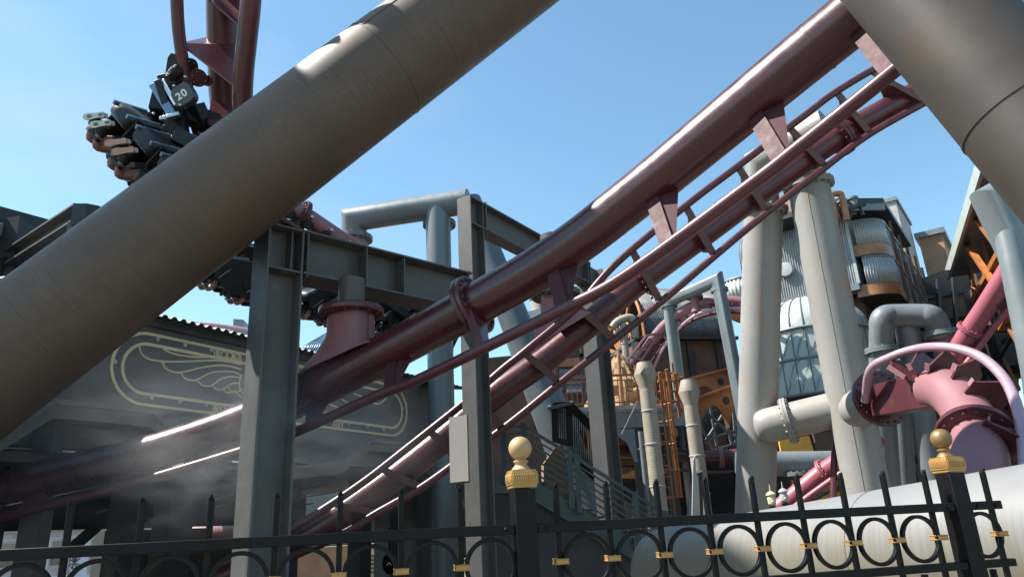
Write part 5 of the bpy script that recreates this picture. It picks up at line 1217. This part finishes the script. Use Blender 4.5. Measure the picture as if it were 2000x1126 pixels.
# ------------------------------------------------------------------ flying coaster trains and their riders
def frame(origin, head, up):
    up = up.normalized(); head = (head - up * head.dot(up)).normalized(); lat = up.cross(head)
    m4 = Matrix((head, lat, up)).transposed().to_4x4(); m4.translation = origin; return m4
def dirv(a, b, c): return RT * a + UP * b + FW * c
def body_mesh():
    V_ = []; E_ = []; R = []
    def add(p, r, par=None):
        V_.append(p); R.append(r if isinstance(r, tuple) else (r, r))
        if par is not None: E_.append((par, len(V_) - 1))
        return len(V_) - 1
    pel = add((0, 0, 0), (.155, .12)); wa = add((.16, 0, 0), (.14, .11), pel); ch = add((.36, 0, 0), (.17, .12), wa); nk0 = add((.50, 0, .01), (.075, .07), ch)
    nk = add((.57, 0, .01), .055, nk0); hd = add((.66, 0, 0), (.085, .095), nk); tp = add((.77, 0, .01), (.07, .08), hd); ns = add((.70, 0, -.085), .03, hd)
    for sg in (-1, 1):
        sh = add((.44, .19 * sg, 0), .065, ch); el = add((.47, .25 * sg, -.24), .045, sh); wr = add((.62, .20 * sg, -.36), .032, el); pm = add((.69, .18 * sg, -.36), (.042, .02), wr)
        for k in range(4): f0 = add((.74 + .008 * (k % 2), (.155 + .018 * k) * sg, -.375), .0095, pm); add((.765 + .01 * (k in (1, 2)), (.155 + .018 * k) * sg, -.40), .008, f0)
        th_ = add((.69, (.14) * sg, -.385), .011, pm); add((.715, .135 * sg, -.41), .009, th_)
        hp = add((-.05, .09 * sg, -.01), (.10, .10), pel); mt = add((-.22, .115 * sg, -.16), (.085, .085), hp); kn = add((-.40, .13 * sg, -.30), (.068, .068), mt)
        cf = add((-.445, .13 * sg, -.19), (.062, .062), kn); sk = add((-.50, .13 * sg, -.06), .042, cf); an = add((-.53, .13 * sg, .01), .040, sk)
        add((-.555, (.13 * sg + .05), -.075), (.036, .03), an)
    me = bpy.data.meshes.new('person'); me.from_pydata(V_, E_, []); o = bpy.data.objects.new('tmp', me); COL.objects.link(o)
    sk_ = o.modifiers.new('s', 'SKIN'); sk_.use_smooth_shade = True
    for v, r in zip(me.skin_vertices[0].data, R): v.radius = r
    me.skin_vertices[0].data[0].use_root = True
    o.modifiers.new('sub', 'SUBSURF').levels = 1
    dg = bpy.context.evaluated_depsgraph_get(); dg.update(); m2 = bpy.data.meshes.new_from_object(o.evaluated_get(dg)); bpy.data.objects.remove(o)
    m2.name = 'person'; m2.materials.clear(); m2.materials.append(M('skin')); m2.materials.append(M('cloth'))
    for p in m2.polygons:
        c = p.center; sleeve = abs(c.y) > .17 and c.z < -.12 and c.x > .2
        p.material_index = 1 if (-.22 < c.x < .52 and not sleeve) or (c.x < -.42 and c.z > -.14 and c.z < -.04) else 0
        p.use_smooth = True
    return m2
BODY = body_mesh()
def local_mesh(mb, name, mats):
    o = mb.build(name, mats); me = o.data; bpy.data.objects.remove(o); return me
def sole_mb(sg, patches=False):
    m = MB(); n = Vector((-.82, -.55, -.16)).normalized(); toe = Vector((-.23, .57, -.8)); toe = (toe - n * toe.dot(n)).normalized(); c0 = Vector((-.56, .13 * sg - .03, .02)); y = n.cross(toe)
    prof_ = [(-.09, .030), (-.075, .037), (-.02, .033), (.05, .037), (.11, .046), (.155, .042), (.185, .022)]
    outl = [c0 + toe * a + y * w_ for a, w_ in prof_] + [c0 + toe * a - y * w_ for a, w_ in prof_[::-1]]
    m.prism([p + n * .012 for p in outl], n * .026)
    m.cur = 1
    up_ = [c0 + toe * a * .97 + y * w_ * .9 for a, w_ in prof_] + [c0 + toe * a * .97 - y * w_ * .9 for a, w_ in prof_[::-1]]
    m.prism(up_, n * -.055 + toe * -.012)
    if patches:
        m.cur = 2
        for a, w_ in ((-.05, .02), (.10, .024)):
            m.prism([c0 + toe * (a + .035 * math.cos(k)) + y * w_ * math.sin(k) + n * .036 for k in frange(0, 5.5, 9)], n * .006)
    return m
SHOES = {}
for nm, mats, pt in (('sunny', ('solewhite', 'solewhite', 'solegreen'), True), ('tan', ('soletan', 'solewhite', 'soletan'), False), ('black', ('soleblack', 'solewhite', 'soleblack'), False)):
    SHOES[nm] = [local_mesh(sole_mb(s_, pt), 'shoe', [M(x) for x in mats]) for s_ in (-1, 1)]
HAIR = local_mesh(MB().ball((.74, 0, .03), .095, 16), 'hair', M('hair'))
def shell_meshes():
    out = {}
    m = MB(); pf = [(-.44, .13), (-.50, .26), (-.42, .38), (-.05, .47), (.70, .44), (.85, .3), (.85, .10), (.4, .12), (-.1, .15)]
    m.prism([(x, -.28, z) for x, z in pf], (0, .56, 0)); out['seat_shell'] = (m, 'trainblack', .07)
    m = MB()
    for sg in (-1, 1): m.prism([(x, .275 * sg, z) for x, z in ((-.36, .06), (-.40, .36), (.75, .36), (.85, .05), (.60, -.38), (.05, -.36), (-.20, -.12))], (0, .035 * sg, 0))
    out['side_panel'] = (m, 'trainblack', .01)
    m = MB()
    for sg in (-1, 1): m.bar((-.50, .25 * sg, .28), (-.10, .25 * sg, .49), .05, .06); m.bar((-.10, .25 * sg, .49), (.5, .25 * sg, .49), .05, .06)
    out['trim_rail'] = (m, 'trainblue', .004)
    m = MB(); 
    for sg in (-1, 1): m.lathe(Vector((-.49, .13 * sg, -.10)), Vector((-.12, 0, .31)), [(.052, -.03), (.075, -.03), (.078, .03), (.07, .09), (.052, .09)], 16)
    m.bar((-.47, -.2, -.20), (-.47, .2, -.20), .06, .05); out['leg_cuff'] = (m, 'trainblack', .004)
    m = MB(); m.prism([(x, -.20, z) for x, z in ((.02, -.14), (.30, -.15), (.52, -.14), (.52, -.24), (.28, -.28), (.0, -.24))], (0, .4, 0)); out['chest_harness'] = (m, 'trainblack', .02)
    m = MB()
    for sg in (-1, 1): m.tube(smooth_path([(.55, .16 * sg, .15), (.60, .20 * sg, -.05), (.50, .19 * sg, -.22)], 5), .03, 10)
    out['harness_bar'] = (m, 'chrome', 0)
    m = MB()
    m.bar((-.28, -.312, .0), (.02, -.315, .22), .02, .012); m.bar((.2, .312, -.2), (.5, .315, .1), .02, .012); out['side_strip'] = (m, 'chrome', 0)
    return {k: (local_mesh(m, k, M(mt)), bv) for k, (m, mt, bv) in out.items()}
SEATM = shell_meshes()
def place(me, name, mtx, parent=None, bevel=0):
    o = bpy.data.objects.new(name, me); COL.objects.link(o); o.matrix_world = mtx
    if parent is not None:
        o.parent = parent; q = parent; off = Vector((0, 0, 0))
        while q is not None and q.type == 'EMPTY': off += q.location; q = q.parent
        o.matrix_basis = Matrix.Translation(-off) @ mtx
    if bevel:
        k = o.modifiers.new('bevel', 'BEVEL'); k.width = bevel; k.segments = 4; k.limit_method = 'ANGLE'
    return o
def seat(train, mtx, rider_label=None, shoes='black', group=None):
    s = place(SEATM['seat_shell'][0], 'seat', mtx, train, SEATM['seat_shell'][1])
    for k, (me, bv) in SEATM.items():
        if k == 'seat_shell': continue
        o = bpy.data.objects.new(k, me); COL.objects.link(o); o.parent = s
        if bv: b_ = o.modifiers.new('bevel', 'BEVEL'); b_.width = bv; b_.limit_method = 'ANGLE'
    if rider_label:
        p = place(BODY, 'person', mtx); tag(p, rider_label, 'person', group)
        for me in SHOES[shoes]: o = bpy.data.objects.new('shoe', me); COL.objects.link(o); o.parent = p
        o = bpy.data.objects.new('hair', HAIR); COL.objects.link(o); o.parent = p
up1 = dirv(.7, .7, .16); hd1 = dirv(.30, -.49, .82)
root1 = P(256, 288, 9.9); f1 = frame(root1, hd1, up1); lat1 = f1.to_3x3() @ Vector((0, 1, 0))
if lat1.dot(RT) < 0: lat1 = -lat1
t = thing('coaster_train', 'black coaster train car with number 20 badge hanging on the upright track, top left', 'coaster train', root1)
for k, lb, sh in ((0, 'rider lying face down in white soled green patched shoes, highest on the train', 'sunny'), (1, 'rider lying face down in tan soled shoes, beside the white-soled rider', 'tan')):
    q = f1.copy(); q.translation = root1 + lat1 * .84 * k; seat(t, q, lb, sh, 'riders on the top left train')
q = f1.copy(); q.translation = root1 + lat1 * .84 * 2; seat(t, q)
# chassis: mounting arm, bogie and wheels at the rail, badge
def pb(a, b, w_, h=None, nm='mounting_arm', mt='trainblack', bev=.008): return MB().bar(P(*a), P(*b), w_, h or w_).build(nm, M(mt), t, bevel=bev)
pb((300, 205, 10.0), (365, 215, 10.1), .42, .34, 'chassis_block'); pb((330, 150, 10.1), (352, 290, 9.8), .20, .26, 'chassis_beam'); pb((345, 215, 10.1), (425, 245, 10.3), .22, .26, 'chassis_beam')
pb((300, 165, 9.9), (340, 230, 9.7), .06, .12, 'link_arm', 'trainblue', .003); pb((318, 158, 9.9), (345, 205, 9.7), .05, .06, 'link_arm', 'chrome', .003); pb((312, 232, 9.6), (350, 222, 9.6), .035, .05, 'link_arm', 'chrome', .003)
pb((310, 160, 9.9), (326, 205, 9.8), .12, .1, 'link_arm'); pb((345, 265, 9.6), (415, 300, 9.5), .16, .2, 'chassis_beam'); pb((380, 205, 10.1), (400, 250, 10.2), .2, .2, 'chassis_beam'); pb((400, 240, 10.2), (425, 262, 10.2), .12, .16, 'chassis_beam')
MB().prism([P(x, y, 9.95) for x, y in ((327, 112), (333, 103), (344, 106), (349, 125), (344, 150), (322, 146))], FW * .16).build('bogie_bracket', M('trainblack'), t, bevel=.006)
for (x, y, D, r_, ax, mt) in ((340, 142, 9.85, .115, dirv(-.5, .5, -.6), 'trainblack'), (386, 152, 10.15, .125, dirv(.6, -.3, -.7), 'maroon2'), (372, 128, 10.1, .10, dirv(.4, -.5, -.7), 'trainblack'), (405, 158, 10.3, .07, dirv(.6, .2, -.7), 'maroon2')):
    c = P(x, y, D); w_ = MB().lathe(c, ax, [(r_ * .3, -.05), (r_ * .92, -.05), (r_, -.03), (r_, .03), (r_ * .92, .05), (r_ * .5, .05), (r_ * .45, .065), (.01, .068)], 24).build('wheel', M(mt), t)
    MB().bolts(c + ax.normalized() * .05, ax, r_ * .7, 6, .009, .012).build('bolt_ring', M('chrome'), w_)
bc = P(356, 184, 9.55); bn = dirv(-.10, .12, -1).normalized(); bx_ = dirv(.82, .55, 0); bx_ = (bx_ - bn * bx_.dot(bn)).normalized(); by_ = bn.cross(bx_)
def sq(r_, e): return [bc + (bx_ * math.copysign(abs(math.cos(a)) ** e, math.cos(a)) + by_ * math.copysign(abs(math.sin(a)) ** e, math.sin(a))) * r_ for a in frange(0, 2 * math.pi * 39 / 40, 40)]
bd = MB().prism([p - bn * .0 for p in sq(.15, .62)], -bn * .12).build('number_badge', M('badge'), t, bevel=.012)
text('20', .15, bc - bx_ * .092 - by_ * .052 + bn * .004, bx_, by_, M('lettering'), 'numeral', t, .004, 1.12)
for (x, y, D) in ((362, 150, 9.7), (322, 232, 9.5), (300, 222, 9.6), (352, 205, 9.5), (340, 168, 9.6), (395, 262, 9.8), (410, 292, 9.6)): MB().ball(P(x, y, D), .022, 10).build('bolt_cap', M('chrome'), t)

# second train hung under the lilac track behind the portal
t = thing('coaster_train', 'long black coaster train full of riders hanging below the lilac track behind the left portal', 'coaster train', P(600, 560, 18))
up2 = dirv(.1, 1, 0); hd2 = dirv(.55, -.12, .8)
spots = [(432, 542, 16.6, 'black'), (486, 570, 17.2, 'black'), (458, 514, 17.4, 'tan'), (612, 599, 17.8, 'tan'), (655, 614, 18.2, 'black'), (762, 636, 18.5, 'black'), (800, 646, 18.8, 'sunny'), (842, 654, 19.2, 'black')]
lb2 = ['leftmost rider on the rear train, just below the brown pipe', 'rider with dark shoes and bare knees hugging the left edge of the wide column', 'rider with tan soles half hidden above the two at the wide column',
       'rider with tan soles just right of the wide column, under the beam', 'rider between the wide column and the saddle flange, under the beam', 'rider just right of the saddle flange, mostly in shade', 'rider with white soles under the beam right of the saddle flange', 'rightmost rider on the rear train, nearest the flanged tube joint']
for (x, y, D, sh), lb in zip(spots, lb2):
    seat(t, frame(P(x, y, D), hd2, up2), lb, sh, 'riders on the train behind the portal')
for p in range(6, len(s4) - 4, 5):
    c = s4[p]; MB().bar(c - Z * .3, c - Z * 1.0, .3, .4, FW).build('chassis_block', M('trainblack'), t, bevel=.02)
    for sg in (-1, 1): MB().lathe(c - Z * .34 + RT * .28 * sg, FW, [(.12, -.05), (.13, 0), (.12, .05)], 16).build('wheel', M('trainblack'), t)
    MB().ball(c + Z * .12 - FW * .3, .06, 10).build('sensor_cap', M('chrome'), t)
for a, b in zip(s4[4:-6:4], s4[8:-2:4]): MB().bar(a - Z * .95, b - Z * .95, .55, .22, Z).build('train_floor', M('trainblack'), t, bevel=.02)

# ------------------------------------------------------------------ drifting theatrical mist at the station mouth
mm = bpy.data.materials.new('mist'); mm.use_nodes = True; N = mm.node_tree.nodes; L = mm.node_tree.links
N.remove(N["Principled BSDF"]); pv = N.new("ShaderNodeVolumePrincipled"); pv.inputs["Color"].default_value = (.86, .9, .92, 1); pv.inputs["Anisotropy"].default_value = .2
tc = N.new("ShaderNodeTexCoord"); gr = N.new("ShaderNodeTexGradient"); gr.gradient_type = 'SPHERICAL'; L.new(tc.outputs["Object"], gr.inputs["Vector"])
nz = N.new("ShaderNodeTexNoise"); nz.inputs["Scale"].default_value = 3.4; nz.inputs["Detail"].default_value = 5; nz.inputs["Distortion"].default_value = 1.2; L.new(tc.outputs["Object"], nz.inputs["Vector"])
mr = N.new("ShaderNodeMapRange"); mr.inputs["From Min"].default_value = .38; mr.inputs["From Max"].default_value = .68; L.new(nz.outputs["Fac"], mr.inputs["Value"])
ml = N.new("ShaderNodeMath"); ml.operation = 'MULTIPLY'; L.new(gr.outputs["Fac"], ml.inputs[0]); L.new(mr.outputs["Result"], ml.inputs[1])
m2 = N.new("ShaderNodeMath"); m2.operation = 'MULTIPLY'; m2.inputs[1].default_value = MIST; L.new(ml.outputs[0], m2.inputs[0]); L.new(m2.outputs[0], pv.inputs["Density"])
L.new(pv.outputs[0], N["Material Output"].inputs["Volume"])
me = MB().box((0, 0, 0), Vector((1, 0, 0)), Vector((0, 1, 0)), Vector((0, 0, 1))); mo = me.build('mist', mm, smooth=False)
mo.location = P(430, 870, 8.6); mo.scale = (3.2, 2.4, 1.25); mo['kind'] = 'stuff'; mo['label'] = 'pale drifting mist round the lower end of the near track'

# ------------------------------------------------------------------ extra steelwork of the quarter
t = thing('orange_scaffold', 'rusty orange pipe scaffold rising above the deck between the two tan chimneys', 'scaffold', down(P(1310, 780, 18)))
for px, y0_, y1_ in ((1288, 726, 800), (1302, 720, 850), (1318, 728, 815), (1330, 735, 800)):
    MB().tube([P(px + (y1_ - y0_) * .12, y1_, 18), P(px, y0_, 18)], .045, 8).build('upright', M('orange'), t)
for y, a, b in ((745, 1284, 1334), (765, 1286, 1336), (785, 1290, 1338)): MB().tube([P(a, y, 18), P(b, y - 3, 18)], .035, 8).build('crossbar', M('orange'), t)
t = thing('steelwork', 'dark steel frame with copper floors in the shade right of the grey gantry legs', 'steel frame', base(PY(1850, 800, 27)))
SF = Plane(PY(1860, 760, 27.5), R_(82))
for px in (1760, 1812, 1868, 1925, 1985):
    a = SF.hit(px + 30, 960); b = SF.hit(px - 12, 640); MB().bar(down(a), Vector((a.x, a.y, b.z)), .22).build('upright', M('slab'), t)
for y, mt in ((660, 'brickbrown'), (742, 'slab'), (828, 'brickbrown'), (900, 'slab')):
    MB().bar(SF.hit(1745, y), SF.hit(2030, y - 26), .24, .3, Z).build('floor_beam', M(mt), t)
for k, (a, b) in enumerate((((1800, 742), (1868, 655)), ((1868, 735), (1812, 655)), ((1872, 735), (1930, 650)), ((1930, 815), (1990, 722)), ((1985, 815), (1932, 725)), ((1880, 820), (1925, 735)), ((1820, 820), (1866, 740)), ((1940, 720), (1985, 640)))):
    MB().bar(SF.hit(*a), SF.hit(*b), .13).build('brace', M('copper' if k % 3 == 0 else 'slab'), t)
t = thing('roof_steelwork', 'dark gantry steelwork with small vents on the roof beside the copper goosenecks', 'steelwork', base(P(1660, 400, 27)))
for a, b, w_ in (((1640, 412), (1690, 398), .14), ((1652, 402), (1662, 425), .1), ((1676, 396), (1686, 420), .1), ((1640, 425), (1672, 416), .1)): MB().bar(P(*a, 26.8), P(*b, 26.8), w_).build('beam', M('slab'), t)
for px, py in ((1648, 406), (1668, 400)): MB().lathe(P(px, py, 26.9), Z, [(.14, -.1), (.14, .2), (.2, .22), (.2, .3), (.05, .36)], 14).build('vent', M('gantry'), t)
t = thing('frontage_steelwork', 'dark shed frames with handrails on the brown frontage behind the second track', 'steelwork', base(PY(1120, 740, 25)))
for a, b, w_ in (((1040, 700), (1190, 690), .12), ((1085, 690), (1090, 800), .12), ((1135, 690), (1143, 800), .12), ((1092, 770), (1190, 764), .1), ((1050, 660), (1110, 654), .1), ((1165, 655), (1172, 700), .1), ((1100, 742), (1150, 740), .05), ((1100, 752), (1150, 750), .05)):
    MB().bar(PY(*a, 25), PY(*b, 25), w_).build('beam', M('slab'), t)

# ------------------------------------------------------------------ bolted connections of the portals
def end_plate(c, ax, w_, h_, par, nx=2, nz=4):
    q_ = ax.cross(Z).normalized(); m = MB(); m.box(c, ax * .012, q_ * w_ / 2, Z * h_ / 2)
    for i in range(nx):
        for k in range(nz):
            p = c + q_ * (w_ * (i / (nx - 1) - .5) * .78) + Z * h_ * (k / (nz - 1) - .5) * .84
            for sg in (-1, 1): m.lathe(p + ax * .012 * sg, ax * sg, [(.020, 0), (.020, .012), (.010, .016)], 6)
    m.build('end_plate', M('steel'), par)
pL = next(o for o in COL.objects if o.name == 'steel_portal'); pM = next(o for o in COL.objects if o.name == 'steel_portal.001')
bL0 = down(Lb, zL - bh / 2) + d1 * .30; bL1 = down(Mb, zL - bh / 2) - d1 * .26
end_plate(bL0, d1, .44, bh + .05, pL, 2, 5); end_plate(bL1, d1, .44, bh + .05, pL, 2, 5)
end_plate(down(Mb, zM - bh2 / 2) + d2 * .24, d2, .30, bh2 + .05, pM); end_plate(down(Cb, zM - bh2 / 2) - d2 * .36, d2, .30, bh2 + .05, pM)
for par, b_, w_, dd in ((pL, Lb, .62, d1), (pM, Mb, .5, d2), (pM, Cb, .72, d2)):
    q_ = dd.cross(Z); m = MB(); m.box(down(b_, .02), dd * w_ / 2, q_ * w_ / 2, Z * .02)
    for sx in (-1, 1):
        for sy in (-1, 1): m.lathe(down(b_, .04) + dd * sx * w_ * .4 + q_ * sy * w_ * .4, Z, [(.03, 0), (.03, .04), (.012, .05)], 6)
    m.build('base_plate', M('steel'), par)
